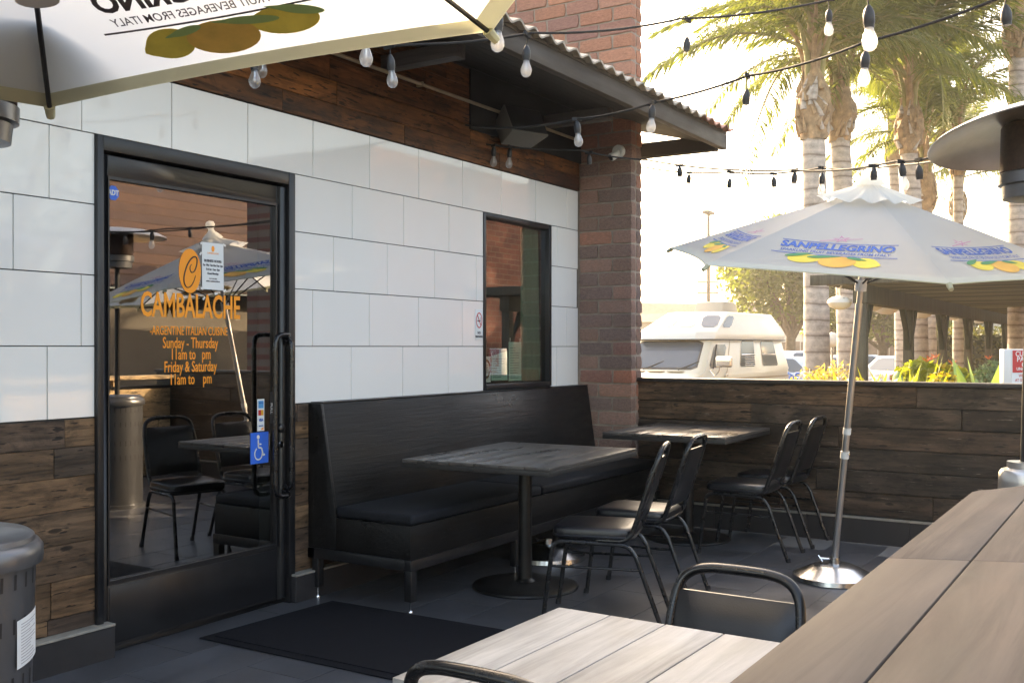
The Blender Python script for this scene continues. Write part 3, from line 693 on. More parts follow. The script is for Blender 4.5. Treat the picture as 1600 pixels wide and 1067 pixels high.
def pedestal_table(label, loc, rz, L, Wd, h, mat, nb, base=True, edge=.045, group=None, along_x=True):
    t = thing('table', label, 'table', loc, rz, group)
    for k in range(nb):
        if along_x:
            w_ = Wd/nb; y = -Wd/2+k*w_
            o = obj('top_board', MB().box(-L/2, L/2, -w_/2+.0012, w_/2-.0012, -.018, 0), mat, t, (0, y+w_/2, h), bevel=.002)
    e = MB(); e.box(-L/2, L/2, -Wd/2, Wd/2, h-edge, h-.0185); obj('table_edge', e, M['table_edge'], t, bevel=.003)
    if base:
        p_ = MB(); p_.lathe([(.0,h-edge-.001),(.12,h-edge-.001),(.12,h-edge-.008),(.038,h-edge-.012),(.038,.05),(.055,.035),(.06,.032)], 28); obj('pedestal', p_, M['iron'], t, smooth=True)
        b_ = MB(); b_.lathe([(0,.034),(.07,.034),(.20,.026),(.27,.022),(.295,.014),(.30,.006),(.298,0),(0,0)], 48); obj('base_plate', b_, M['iron'], t, smooth=True)
    return t
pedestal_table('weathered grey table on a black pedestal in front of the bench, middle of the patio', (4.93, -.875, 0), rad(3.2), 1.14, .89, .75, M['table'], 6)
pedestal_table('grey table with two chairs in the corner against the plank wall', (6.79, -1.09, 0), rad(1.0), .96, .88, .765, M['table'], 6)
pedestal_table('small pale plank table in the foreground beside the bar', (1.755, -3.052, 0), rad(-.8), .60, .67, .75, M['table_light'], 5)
# bar table of long boards with a skewed cross joint
bt = thing('bar_table', 'long tall bar table of broad weathered grey boards with a skewed joint, right foreground', 'bar table')
ys = [-3.532, -3.647, -3.90, -4.12]
for k in range(3):
    ya, yb = ys[k]-.0012, ys[k+1]+.0012
    xe = lambda y: 2.66 + (-3.50-y)*.75
    xj = lambda y: 1.672 + (-3.529-y)*.42
    for nm_, xa, xb in (('near', lambda y: .35, lambda y: xj(y)-.0012), ('far', lambda y: xj(y)+.0012, xe)):
        poly = [(xa(yb), yb), (xb(yb), yb), (xb(ya), ya), (xa(ya), ya)]
        if k == 0 and nm_ == 'far':
            poly = [(xa(yb), yb), (xb(yb), yb), (2.60, ya-.03), (2.575, ya-.010), (2.535, ya), (xa(ya), ya)]
        c_ = (sum(p[0] for p in poly)/len(poly), sum(p[1] for p in poly)/len(poly))
        obj('top_board', MB().prism([(a-c_[0], b-c_[1]) for a, b in poly], -.03, 0), M['bar'], bt, (c_[0], c_[1], 1.02), bevel=.0025)
obj('table_frame', MB().box(.45, 2.5, -4.05, -3.60, .93, .989), M['table_edge'], bt)
for x in (.55, 2.4):
    for y in (-3.66, -3.99): obj('leg', MB().box(x-.03, x+.03, y-.03, y+.03, 0, .929), M['bronze'], bt, bevel=.003)
    obj('foot_rail', MB().box(x-.02, x+.02, -3.96, -3.69, .15, .19), M['bronze'], bt)

# stacking chair, built once: faces +Y, origin on the floor under the seat
def make_chair(label):
    t = thing('chair', label, 'chair', group='black banquet chairs')
    bmk = M['black_metal']; hw = .178
    for s in (-1, 1):
        x = s*hw
        pts = [(x, .255, 0), (x, .215, .30), (x, .207, .36), (x, .19, .388), (x, .15, .398), (x, 0, .396), (x, -.12, .394), (x, -.17, .382), (x, -.20, .345), (x, -.22, .30), (x, -.33, 0)]
        obj('side_frame', MB().tube(smooth_path(pts, 3), .0115, 10), bmk, t, smooth=True)
        obj('stretcher', MB().tube([(x, .222, .275), (x, -.232, .275)], .0065, 8), bmk, t, smooth=True)
        for yy_, zz in ((.257, 0), (-.332, 0)): obj('foot_cap', MB().tube([(x, yy_, 0), (x, yy_-.003*(1 if yy_>0 else -1), .025)], .0145, 10), M['black'], t)
    k = []
    for s in (-1, 1):
        k.append([(s*(hw+.0), -.02, .412), (s*hw, -.10, .411), (s*hw, -.15, .418), (s*hw, -.182, .442), (s*hw, -.20, .48), (s*(hw-.002), -.262, .66), (s*(hw-.008), -.300, .775), (s*(hw-.022), -.317, .826), (s*(hw-.05), -.326, .852), (s*(hw-.09), -.330, .863), (s*.04, -.331, .866)])
    pts = k[0] + k[1][::-1]
    obj('back_frame', MB().tube(smooth_path(pts, 5), .0135, 12), bmk, t, smooth=True)
    obj('cross_bar', MB().tube([(-hw, -.02, .402), (hw, -.02, .402)], .008, 8).tube([(-hw, .15, .402), (hw, .15, .402)], .008, 8), bmk, t, smooth=True)
    # padded seat with rounded corners
    def rr_poly(x0, x1, y0, y1, r, n=5):
        P = []
        for cx, cy, a0 in ((x1-r, y1-r, 0), (x0+r, y1-r, 90), (x0+r, y0+r, 180), (x1-r, y0+r, 270)):
            P += [(cx+r*math.cos(rad(a0+90*i/n)), cy+r*math.sin(rad(a0+90*i/n))) for i in range(n+1)]
        return P
    mb = MB(); P0 = rr_poly(-.195, .195, -.195, .215, .075)
    lv = [(.92, .413), (.985, .417), (1.0, .43), (1.0, .446), (.985, .460), (.94, .468), (.80, .472), (.45, .474)]
    vs = []; n = len(P0)
    for s_, z_ in lv: vs += [(x*s_, .01+(y-.01)*s_, z_) for x, y in P0]
    fs = [tuple(range(n))[::-1]]+[(i*n+j, i*n+(j+1)%n, (i+1)*n+(j+1)%n, (i+1)*n+j) for i in range(len(lv)-1) for j in range(n)]+[tuple((len(lv)-1)*n+j for j in range(n))]
    obj('seat', mb.add(vs, fs), M['vinyl'], t, smooth=True)
    mb = MB(); mb.tube([(x*1.004, .01+(y-.01)*1.004, .430) for x, y in P0+[P0[0]]], .004, 6, caps=False); obj('seat_piping', mb, M['vinyl'], t, smooth=True)
    # back pad between the uprights
    mb = MB()
    def bp(u, v, side):
        x = (u-.5)*2; z_ = .50 + .305*v; y_ = -.205-.062*((z_-.48)/.18) if z_ < .66 else -.262-.038*((z_-.66)/.115)
        hx = hw-.012-(.004 if v > .8 else 0)
        bul = .022*(1-abs(x)**6)*(1-abs(2*v-1)**8)
        return (x*hx, y_ + side*(.006+bul), z_)
    mb.grid(lambda u, v: bp(u, v, 1), 12, 10); mb.grid(lambda u, v: bp(u, v, -.45), 12, 10)
    for a in range(2):
        mb.grid(lambda u, v: (lambda A, B_: tuple(A[i]+(B_[i]-A[i])*v for i in range(3)))(bp(u, a, 1), bp(u, a, -.45)), 12, 1)
        mb.grid(lambda u, v: (lambda A, B_: tuple(A[i]+(B_[i]-A[i])*v for i in range(3)))(bp(a, u, 1), bp(a, u, -.45)), 10, 1)
    obj('back_pad', mb, M['vinyl'], t, smooth=True)
    return t
chair0 = make_chair('black chair nearest the camera at the grey middle table, back to the umbrella')
chs = [(4.60, -1.52, 17, None),
       (5.19, -1.47, 7, 'second black chair behind the first at the grey middle table'),
       (6.52, -1.60, 2, 'black chair at the corner table, the left one of its pair'),
       (7.07, -1.61, -1, 'black chair at the corner table, the right one nearest the plank wall'),
       (2.10, -3.03, 90, 'black chair tucked behind the far end of the pale foreground table'),
       (1.72, -2.93, -90, 'black chair whose curved top shows at the bottom edge of the photo')]
for x, y, a, lb in chs:
    o = chair0 if lb is None else copy_tree(chair0, lb)
    o.location = (x, y, 0); o.rotation_euler = (0, 0, rad(a))
    if abs(a) == 90: o.scale = (.93, .93, .93)

mt = thing('door_mat', 'large black rubber door mat lying on the slate floor before the door', 'mat')
obj('mat_border', MB().prism([(3.24,-.14),(4.09,-.19),(4.11,-1.66),(3.255,-1.70)][::-1], .001, .007), M['mat'], mt, bevel=.003)
obj('mat_field', MB().prism([(3.29,-.19),(4.04,-.235),(4.06,-1.61),(3.305,-1.65)][::-1], .0075, .012), M['mat'], mt)

# ------------------------------------------------------------------ umbrellas
def tilt(ax, ay): return Matrix.Rotation(ay, 4, 'Y') @ Matrix.Rotation(ax, 4, 'X')
def umbrella(label, apex, ax, ay, ph, Rr, rise, base_xy, under=False, hinge=.62, group='white lemon print umbrellas'):
    t = thing('umbrella', label, 'umbrella', (base_xy[0], base_xy[1], 0), 0, group)
    O = Vector((-base_xy[0], -base_xy[1], 0)); T = Matrix.Translation(O+Vector(apex)) @ tilt(ax, ay)
    rib = lambda i, u: Vector((Rr*u*math.cos(ph+i*math.pi/3), Rr*u*math.sin(ph+i*math.pi/3), -rise*u**1.04))
    def cp(i, u, v):
        a, b = rib(i, u), rib(i+1, u); p = a.lerp(b, v); s = 4*v*(1-v)
        ctr = Vector((0, 0, -rise*u)); 
        p = p + (ctr-p)*(.045*s*u*u); p.z -= .012*s*math.sin(math.pi*u)
        # corners pulled tight to the rib ends
        return p
    mb = MB()
    for i in range(6): mb.grid(lambda u, v: T @ cp(i, .06+.94*u, v), 14, 16)
    cn = obj('canopy', mb, M['canvas'], t, smooth=True)
    hm = MB(); hs = .952
    for i in range(6):
        hm.grid(lambda u, v: T @ (cp(i, hs+(1.001-hs)*u, v) + Vector((0,0,-.004 if True else 0))), 2, 16)
    obj('hem', hm, M['hem'], cn, smooth=True)
    # vent cap with scalloped edge
    mb = MB()
    def vc(u, v):
        i = int(v*6) % 6; w_ = v*6-int(v*6); r_ = .25*u; 
        a = ph + v*2*math.pi; cr = math.cos(math.pi/6)/math.cos((w_-.5)*math.pi/3)
        sc = 1+.05*math.cos(a*12)*u; z_ = .052-.105*u + .012*math.cos(12*(a-ph))*u*u
        return T @ Vector((r_*cr*sc*1.08*math.cos(a), r_*cr*sc*1.08*math.sin(a), z_))
    mb.grid(vc, 8, 96); obj('vent_cap', mb, M['canvas'], t, smooth=True)
    mb = MB(); mb.lathe([(.085,.030),(.07,.05),(.03,.085),(.022,.10),(.020,.108),(.034,.125),(.038,.145),(.030,.165),(.0,.176)], 24); mb.v = [tuple(T @ Vector(p)) for p in mb.v]
    obj('finial', mb, M['canvas'], t, smooth=True)
    # ribs and struts
    hub = Vector((0,0,-.52))
    for i in range(6):
        e = Vector((0,0,-.010))
        obj('rib', MB().tube([T @ (rib(i, u)+e*(1+u*.3)) for u in (.03,.3,.6,.85,.995)], .0062, 8), M['dark_trim'], t, smooth=True)
        obj('strut', MB().tube([T @ hub, T @ (rib(i, .52)+e*1.6)], .0055, 8), M['dark_trim'], t, smooth=True)
    for i in range(6):
        q = MB(); q.tube([T @ (rib(i, .985)+Vector((0,0,-.012))), T @ (rib(i, 1.012)+Vector((0,0,-.02)))], [.014,.011], 8); obj('rib_pocket', q, M['hem'], t)
    # pole
    top = T @ Vector((0,0,.0)); hz = T @ Vector((0,0,-hinge)); bs = Vector((0,0,.10))
    obj('upper_pole', MB().tube([top, hz], .016, 14), M['alu'], t, smooth=True)
    obj('pole', MB().tube([hz, bs], .019, 18), M['alu'], t, smooth=True)
    d_ = (bs-hz).normalized()
    for fr_, ln, rr_ in ((.47,.035,.0225),(.56,.04,.024)):
        a = hz.lerp(bs, fr_); obj('pole_collar', MB().tube([a, a+d_*ln], rr_, 16), M['white'], t, smooth=True)
    a = hz.lerp(bs, .57); obj('pole_pin', MB().tube([a, a+Vector((-.02,-.03,0))], .004, 8), M['chrome'], t)
    obj('runner_hub', MB().tube([T @ Vector((0,0,-.49)), T @ Vector((0,0,-.55))], .032, 16), M['white'], t, smooth=True)
    # printed panels, laid onto the curved cloth
    blue = M['print_grey'] if under else M['print_blue']
    lift = -.0035 if under else .0035
    def tofab(i, pts):
        am = ph+(i+.5)*math.pi/3; md = Vector((math.cos(am), math.sin(am))); tg = Vector((-math.sin(am), math.cos(am)))
        ch = Rr*math.cos(math.pi/6); out_ = []
        for x, y, dz in pts:
            d, tt = y, x; u = d/ch; v = .5+tt/(Rr*u)
            for _ in range(5):
                q = cp(i, u, v); dd = q.xy.dot(md)-d; dt = q.xy.dot(tg)-tt; u -= dd/ch; v -= dt/(Rr*u)
            q = cp(i, u, v); q.z += lift*(1+dz); out_.append(T @ q)
        return out_
    ch = Rr*math.cos(math.pi/6)
    def subdiv(vs, fs):
        return vs, fs
    def text_on(mb, i, txt, size, u, **kw):
        vs, fs = text_verts(txt, size, Matrix.Identity(4), 0, **kw)
        me = bpy.data.meshes.new('t'); me.from_pydata(vs, [], fs); bm = bmesh.new(); bm.from_mesh(me)
        bmesh.ops.triangulate(bm, faces=bm.faces)
        vs = [v.co.copy() for v in bm.verts]; fs = [tuple(v.index for v in f.verts) for f in bm.faces]; bm.free(); bpy.data.meshes.remove(me)
        mb.add(tofab(i, [(p.x, u*ch-p.y, 0) for p in vs]), fs)
    def bar_on(mb, i, u, w_, h_=.006):
        n = 12; P_ = []
        for k in range(n+1):
            x_ = -w_+2*w_*k/n; P_ += [(x_, u*ch-h_/2, 0), (x_, u*ch+h_/2, 0)]
        mb.add(tofab(i, P_), [(2*k, 2*k+1, 2*k+3, 2*k+2) for k in range(n)])
    def blob_on(mb, i, cx, u, rx, ry, rot_=0, tip=0, dz=0):
        n = 26; P_ = [(cx, u*ch, dz)]
        for k in range(n):
            a = 2*math.pi*k/n; r_ = 1+tip*(max(0, math.cos(a))**14)
            x_, y_ = rx*math.cos(a)*r_, ry*math.sin(a); P_.append((cx+x_*math.cos(rot_)-y_*math.sin(rot_), u*ch-(x_*math.sin(rot_)+y_*math.cos(rot_)), dz))
        mb.add(tofab(i, P_), [(0, 1+k, 1+(k+1)%n) for k in range(n)])
    lem, ora, lea = (M['under_lemon'], M['under_orange'], M['under_leaf']) if under else (M['print_lemon'], M['print_orange'], M['print_leaf'])
    for i in range(6):
        mb = MB(); text_on(mb, i, 'SANPELLEGRINO', .080, .70, bold=.0032, sx=.90); obj('lettering', mb, blue, cn)
        mb = MB(); text_on(mb, i, 'SPARKLING FRUIT BEVERAGES FROM ITALY', .034, .758, bold=.0004, sx=.80); obj('small_lettering', mb, blue, cn)
        for u_, w_ in ((.655,.28),(.787,.30)):
            mb = MB(); bar_on(mb, i, u_, w_); obj('printed_line', mb, blue, cn)
        mb = MB(); P_ = []
        for k in range(10):
            r_ = 1 if k%2==0 else .36; a = rad(90+36*k+12)
            P_ += [(.045*r_*math.cos(a), .605*ch-.038*r_*math.sin(a), 0), (.033*r_*math.cos(a), .605*ch-.026*r_*math.sin(a), 0)]
        mb.add(tofab(i, P_), [(2*k, 2*k+1, (2*k+3)%20, (2*k+2)%20) for k in range(10)])
        mb.add(tofab(i, [(-.10,.635*ch,0),(.10,.59*ch,0),(.10,.594*ch,0),(-.10,.64*ch,0)]), [(0,1,2,3)]); obj('star', mb, M['print_pink'] if not under else M['under_orange'], cn)
        for cx, u_, rx, ry, ro, ti, dz, mt_, nm_ in ((-.125,.830,.080,.044,.1,.22,0,lem,'lemon_print'), (.165,.842,.060,.048,-.25,.28,0,lem,'lemon_print'), (.035,.846,.088,.054,.05,0,.3,ora,'orange_print'),
                (-.17,.805,.055,.014,.35,.5,.6,lea,'leaf_print'), (-.05,.808,.065,.013,.15,.5,.6,lea,'leaf_print'), (.11,.808,.04,.012,-.2,.5,.6,lea,'leaf_print')):
            mb = MB(); blob_on(mb, i, cx, u_, rx, ry, ro, ti, dz); obj(nm_, mb, mt_, cn)
    return t
def umbrella_base(t, lx=0, ly=0):
    mb = MB(); mb.lathe([(0,.13),(.03,.13),(.032,.095),(.05,.092),(.11,.088),(.135,.078),(.20,.045),(.235,.030),(.24,.004),(.235,0),(0,0)], 44, (lx, ly, 0))
    o = obj('weighted_base', mb, M['steel'], t, smooth=True)
    q = MB(); q.tube([(lx+.0, ly+.03, .115), (lx-.02, ly+.075, .118)], .006, 8).tube([(lx-.02, ly+.062, .10), (lx-.02, ly+.088, .135)], .004, 8); obj('clamp_screw', q, M['chrome'], o)
    return o
u1 = umbrella('white umbrella with blue lettering and fruit on a leaning pole before the plank wall', (5.751, -2.568, 2.201), .1175, -.1283, 2.656, 1.131, .385, (6.035, -2.306))
umbrella_base(u1)
u2 = umbrella('white umbrella overhead at the top left of the photo, seen from below', (.9056, -2.377, 2.4246), -.1154, -.0621, -.0844, 1.163, .3886, (.74, -2.24), under=True, hinge=.06)
umbrella_base(u2)
ub = thing('umbrella_stand', 'silver domed umbrella stand without an umbrella half under the bench behind the grey table', 'umbrella stand', (5.66, -.60, 0))
umbrella_base(ub)

# ------------------------------------------------------------------ patio heaters
def heater(label, x, y, lean=(0,0), full=True, neck=False):
    t = thing('patio_heater', label, 'patio heater', (x, y, 0), 0, 'patio heaters')
    hm = M['heater']; A = Vector((lean[0], lean[1], 1)).normalized()
    T = Matrix.Translation((0,0,0)) @ Vector((0,0,1)).rotation_difference(A).to_matrix().to_4x4()
    def L(mb): mb.v = [tuple(T @ Vector(p)) for p in mb.v]; return mb
    body = MB(); body.lathe([(0,.0),(.225,.0),(.225,.025),(.205,.03),(.205,.784 if not neck else .70)], 56); bo = obj('tank_cover', L(body), hm, t, smooth=True)
    lid = MB()
    if neck: lid.lathe([(.205,.701),(.205,.703),(.16,.706),(.105,.71),(.104,.790),(.103,.822),(.095,.835),(.075,.842),(.075,.866),(0,.867)], 56)
    else: lid.lathe([(.205,.785),(.222,.787),(.224,.80),(.222,.825),(.212,.838),(.203,.842),(.200,.853),(.190,.860),(.1,.866),(0,.868)], 56)
    obj('tank_lid', L(lid), M['reflector'] if neck else hm, t, smooth=True)
    for zr in ((.735, .625, .48, .37) if not neck else (.55, .4)):
        sl = MB()
        for k in range(30):
            a = 2*math.pi*k/30; c_, s_ = math.cos(a), math.sin(a); r_ = .2056; w_ = .0042
            sl.add([(r_*c_+s_*w_, r_*s_-c_*w_, zr), (r_*c_-s_*w_, r_*s_+c_*w_, zr), (r_*c_-s_*w_, r_*s_+c_*w_, zr+.038), (r_*c_+s_*w_, r_*s_-c_*w_, zr+.038)], [(0,1,2,3)])
        obj('vent_slots', L(sl), M['black'], bo)['kind'] = 'stuff'
    obj('post', L(MB().tube([(0,0,.868),(0,0,1.90)], .0215 if not neck else .028, 18)), M['heater'] if full else M['dark_trim'], t, smooth=True)
    b1 = MB(); b1.lathe([(0,1.85),(.09,1.85),(.118,1.853),(.120,1.88),(.122,1.90),(.136,1.905),(.136,1.945),(.128,1.95)], 40); obj('burner_housing', L(b1), hm, t, smooth=True)
    b2 = MB(); b2.lathe([(.126,1.95),(.130,1.955),(.130,2.12),(.12,2.135),(.03,2.14),(0,2.14)], 40); obj('burner_mesh', L(b2), M['heater_mesh'], t, smooth=True)
    rf = MB(); rf.lathe([(.03,2.165),(.13,2.160),(.25,2.147),(.34,2.125),(.395,2.10),(.405,2.092),(.403,2.088),(.392,2.094),(.335,2.119),(.245,2.140),(.13,2.153),(.0,2.158)], 64)
    if neck:   # dish knocked askew, its camera side lifted
        Q = Matrix.Translation((0,0,2.12)) @ Matrix.Rotation(rad(-9), 4, Vector((sn,-cs,0))) @ Matrix.Rotation(rad(-5), 4, fwd) @ Matrix.Translation((0,0,-2.12))
        rf.v = [tuple(Q @ Vector(p)) for p in rf.v]
    obj('reflector', L(rf), M['reflector'], t, smooth=True)
    sp = MB()
    for a in (0, 2.09, 4.19): sp.tube([(.03*math.cos(a), .03*math.sin(a), 2.09), (.03*math.cos(a), .03*math.sin(a), 2.150)], .004, 6)
    obj('reflector_stud', L(sp), M['chrome'], t)
    return t
hl = heater('grey patio heater with a white label, cut off at the left edge of the photo', 1.34, -1.78, lean=(.016,-.025))
# curved paper label on the left heater
lb = MB(); lb.grid(lambda u, v: (.2095*math.cos(rad(-70+33*u)), .2095*math.sin(rad(-70+33*u)), .53+.12*v+.012*u), 8, 1); obj('safety_label', lb, M['paper'], hl, label='white printed safety label')
lt = MB()
for k in range(14):
    a0 = -66; a1 = a0+R.uniform(12, 24); z_ = .54+k*.0075
    lt.grid(lambda u, v: (.2105*math.cos(rad(a0+(a1-a0)*u)), .2105*math.sin(rad(a0+(a1-a0)*u)), z_+.0022*v+.006*u), 4, 1)
obj('label_print', lt, plain('grey_ink', (.35,.35,.38), .8), hl)
hl.location = at(-96, 542, 2.62).xy.to_3d(); hl.location.z = 0; hl.scale = (1, 1, 1.015)
for o_ in hl.children:
    if o_.name.startswith(('safety_label', 'label_print')): o_.location = (.016*.59, -.025*.59, 0)
h2 = heater('leaning patio heater with a wide dish reflector at the right edge above the bar', 0, 0, lean=(.016, -.025), full=False, neck=True); h2.location = (at(1596, 542, 4.0).x, at(1596, 542, 4.0).y, 0); h2.scale = (1, 1, 1.04)
h3 = heater('second patio heater just behind the first at the right edge', 0, 0, full=False); h3.location = (at(1676, 542, 4.9).x, at(1676, 542, 4.9).y, 0); h3.scale = (1,1,1.09)

# ------------------------------------------------------------------ string lights
BULB = MB(); BULB.lathe([(.0,-.098),(.010,-.096),(.019,-.088),(.0235,-.074),(.0235,-.062),(.019,-.048),(.014,-.036),(.0125,-.02)], 20); bulb_me = BULB.mesh('bulb', smooth=True); bulb_me.materials.append(M['bulb'])
SOCK = MB(); SOCK.lathe([(.0,.045),(.006,.042),(.012,.032),(.0165,.02),(.0175,.012),(.0175,-.012),(.0155,-.016),(.0155,-.026),(.0,-.026)], 16); sock_me = SOCK.mesh('lamp_socket', smooth=True); sock_me.materials.append(M['black'])
FIL = MB(); FIL.tube([(0,0,-.03),(0,0,-.055)], .0035, 6); FIL.tube([(-.006,0,-.055),(-.004,0,-.072),(.004,0,-.072),(.006,0,-.055)], .0009, 5); fil_me = FIL.mesh('filament'); fil_me.materials.append(M['steel'])
BRK = MB(); 
for a in (0, 1.3, 2.7, 4.1): BRK.add([(.012*math.cos(a), .012*math.sin(a), -.026), (.012*math.cos(a+.7), .012*math.sin(a+.7), -.026), (.02*math.cos(a+.3), .02*math.sin(a+.3), -.055)], [(0,1,2)])
brk_me = BRK.mesh('broken_glass'); brk_me.materials.append(M['bulb'])
def string_lights(label, pts, lamps, drop=.075, r=.0058):
    t = thing('string_lights', label, 'string lights', pts[0], 0, 'string lights over the patio')
    o = Vector(pts[0]); P = [Vector(p)-o for p in pts]; path = []
    for a, b in zip(P[:-1], P[1:]):
        n = 10; sag = (b-a).length*.022
        for i in range(n): u = i/n; q = a.lerp(b, u); q.z -= sag*4*u*(1-u); path.append(q)
    path.append(P[-1]); obj('cord', MB().tube(path, r, 8), M['rubber'], t, smooth=True)
    for pos, kind in lamps:
        p = Vector(pos)-o
        # nearest point of the cord above
        near = min(path, key=lambda q: (q-p).xy.length)
        k = path.index(near); best = near; bd = 9
        for a, b in zip(path[max(0,k-1):k+1], path[max(0,k-1)+1:k+2]):
            for j in range(11):
                q = a.lerp(b, j/10)
                if (q-p).xy.length < bd: bd = (q-p).xy.length; best = q
        top = best.copy(); p = Vector((top.x+R.uniform(-.006,.006), top.y+R.uniform(-.006,.006), min(p.z, top.z-.05)))
        s = link('lamp_socket', sock_me, None, t, p, (R.uniform(-.1,.1), R.uniform(-.1,.1), R.uniform(0,6)))
        dr = MB(); dr.tube([top-p, Vector((0,0,.04))], .0025, 6); dr.box(-.028,.028,-.006,.006,top.z-p.z-.010,top.z-p.z+.008); obj('drop_cord', dr, M['rubber'], s)
        if kind == 'b': link('bulb', bulb_me, None, s); link('filament', fil_me, None, s)
        if kind == 'x': link('broken_bulb', brk_me, None, s)
    return t
A = at
string_lights('upper string of bulbs running from the umbrella past the eave to the palms', [A(330,62,4.6), A(655,70,4.3), A(830,52,4.4), A(1062,30,5.0), A(1310,-3,5.4), A(1700,-90,5.5)],
    [(A(430,92,4.6),'b'),(A(603,98,4.3),'b'),(A(826,82,4.35),'b'),(A(1075,70,5.0),'x'),(A(1290,30,5.4),'b')])
string_lights('string of bulbs sloping up from the speaker towards the top right corner', [A(728,196,6.6), A(905,186,5.4), A(1024,160,5.0), A(1168,119,4.7), A(1352,66,4.0), A(1580,-10,3.6), A(1800,-120,3.4)],
    [(A(898,188,5.4),'b'),(A(1015,176,5.0),'b'),(A(1167,155,4.7),'s'),(A(1353,97,4.0),'b')])
string_lights('near string with a big clear bulb against the palms at the top', [A(560,-10,3.6), A(781,-22,3.5), A(1100,-25,3.3), A(1357,-18,3.15), A(1574,-8,3.4), A(1800,-60,3.6)],
    [(A(586,75,3.7),'b'),(A(781,38,3.5),'b'),(A(1357,30,3.15),'b'),(A(1574,28,3.4),'s')], drop=.085)
string_lights('short pair of bulbs hanging under the left umbrella before the wood band', [A(250,95,4.2), A(398,78,4.1), A(470,68,4.2), A(620,40,4.6)], [(A(398,101,4.1),'b')], drop=.08)
string_lights('string from the wall over the brick pier to the heater, mostly empty sockets', [A(735,222,7.0), A(905,235,7.0), A(1010,250,7.2), A(1240,266,6.2), A(1400,252,5.2), A(1480,238,4.6), A(1640,215,4.3)],
    [(A(771,228,7.0),'b'),(A(796,208,7.0),'b'),(A(925,250,7.0),'s'),(A(1080,270,7.0),'s'),(A(1240,280,6.2),'s'),(A(1375,273,5.4),'s'),(A(1411,267,5.1),'b'),(A(1448,272,4.9),'s')])
string_lights('lower sagging string behind the umbrella top', [A(905,248,8.6), A(1010,262,8.2), A(1140,269,7.4), A(1285,262,6.4), A(1400,258,5.6), A(1520,235,4.8), A(1660,205,4.3)],
    [(A(948,270,8.6),'b'),(A(1084,282,7.8),'s'),(A(1137,288,7.4),'s'),(A(1221,287,6.9),'s'),(A(1283,281,6.4),'b')])

# ================================================================== BEYOND THE FENCE
GZ = -.4
def ring(x0, x1, hw, z, c=.1, cf=None):
    cf = c if cf is None else cf
    return [(x0, -hw+cf, z), (x0+cf, -hw, z), (x1-c, -hw, z), (x1, -hw+c, z), (x1, hw-c, z), (x1-c, hw, z), (x0+cf, hw, z), (x0, hw-cf, z)]
def loft(mb, rings, cap_top=True, cap_bot=False):
    n = len(rings[0]); vs = [p for r in rings for p in r]
    fs = [(i*n+j, i*n+(j+1)%n, (i+1)*n+(j+1)%n, (i+1)*n+j) for i in range(len(rings)-1) for j in range(n)]
    if cap_top: fs.append(tuple((len(rings)-1)*n+j for j in range(n)))
    if cap_bot: fs.append(tuple(range(n))[::-1])
    return mb.add(vs, fs)
def facept(ra, rb, j, t, s, off=.006):
    a0, a1, b0, b1 = Vector(ra[j]), Vector(ra[(j+1)%8]), Vector(rb[j]), Vector(rb[(j+1)%8])
    p = a0.lerp(a1, t).lerp(b0.lerp(b1, t), s); n = (a1-a0).cross(b0-a0).normalized()
    return p + n*off
def pane(mb, ra, rb, j, t0, t1, s0, s1, off=.006, r=.16):
    """window on face j with cut corners"""
    pts = []
    for (t, s_) in ((t0+(t1-t0)*r,s0),(t1-(t1-t0)*r,s0),(t1,s0+(s1-s0)*r),(t1,s1-(s1-s0)*r),(t1-(t1-t0)*r,s1),(t0+(t1-t0)*r,s1),(t0,s1-(s1-s0)*r),(t0,s0+(s1-s0)*r)):
        pts.append(facept(ra, rb, j, t, s_, off))
    return mb.add(pts, [tuple(range(8))])
def wheel(parent, x, y, r=.33, wd=.2):
    m_ = Matrix.Translation((x, y, r)) @ Matrix.Rotation(rad(90), 4, 'X')
    q = MB(); q.lathe([(r*.62,-wd/2),(r*.9,-wd/2),(r,-wd*.35),(r,wd*.35),(r*.9,wd/2),(r*.62,wd/2)], 28, M=m_.to_3x3()); q.v = [tuple(Vector(p)+Vector((x,y,r))) for p in q.v]
    t = obj('tyre', q, M['rubber'], parent, smooth=True)
    q = MB(); q.lathe([(0,-wd*.4),(r*.3,-wd*.44),(r*.63,-wd*.36),(r*.63,wd*.36),(r*.3,wd*.44),(0,wd*.4)], 20, M=m_.to_3x3()); q.v = [tuple(Vector(p)+Vector((x,y,r))) for p in q.v]
    obj('rim', q, M['steel'], t, smooth=True)

# camper van: nose towards -X
van = thing('camper_van', 'cream camper van with raised roof and dark side windows, parked beyond the plank wall', 'camper van', (18.75, 4.80, GZ), rad(-4.5))
r0 = ring(.0, 5.25, .93, .35, .16); r1 = ring(-.04, 5.32, 1.0, .75, .18); r2 = ring(.06, 5.30, 1.0, 1.05, .2); r3 = ring(.62, 5.24, .985, 1.26, .1, .12)
r4 = ring(1.22, 5.05, .875, 1.90, .1, .12)
bd = MB(); loft(bd, [r0, r1, r2, ring(.12, 5.29, .98, 1.15, .2), r3], True, True); loft(bd, [r3, r4])
obj('body', bd, M['cream'], van, bevel=.02)
q0 = ring(1.02, 5.14, .93, 1.905, .12, .30); q1 = ring(1.10, 5.16, .93, 2.06, .12, .32); q2 = ring(1.95, 4.95, .72, 2.50, .2, .42)
rf = MB(); loft(rf, [q0, q1, q2], True, True); obj('raised_roof', rf, M['van_roof'], van, bevel=.03)
tr = MB(); tr.tube([Vector(p)+Vector((0,0,0)) for p in ring(1.0, 5.16, .94, 1.90, .12, .30)[:5]], .014, 6); tr.tube([Vector(ring(1.0,5.16,.94,1.90,.12,.30)[i]) for i in (7,0)], .014, 6); obj('gutter', tr, M['dark_trim'], van)
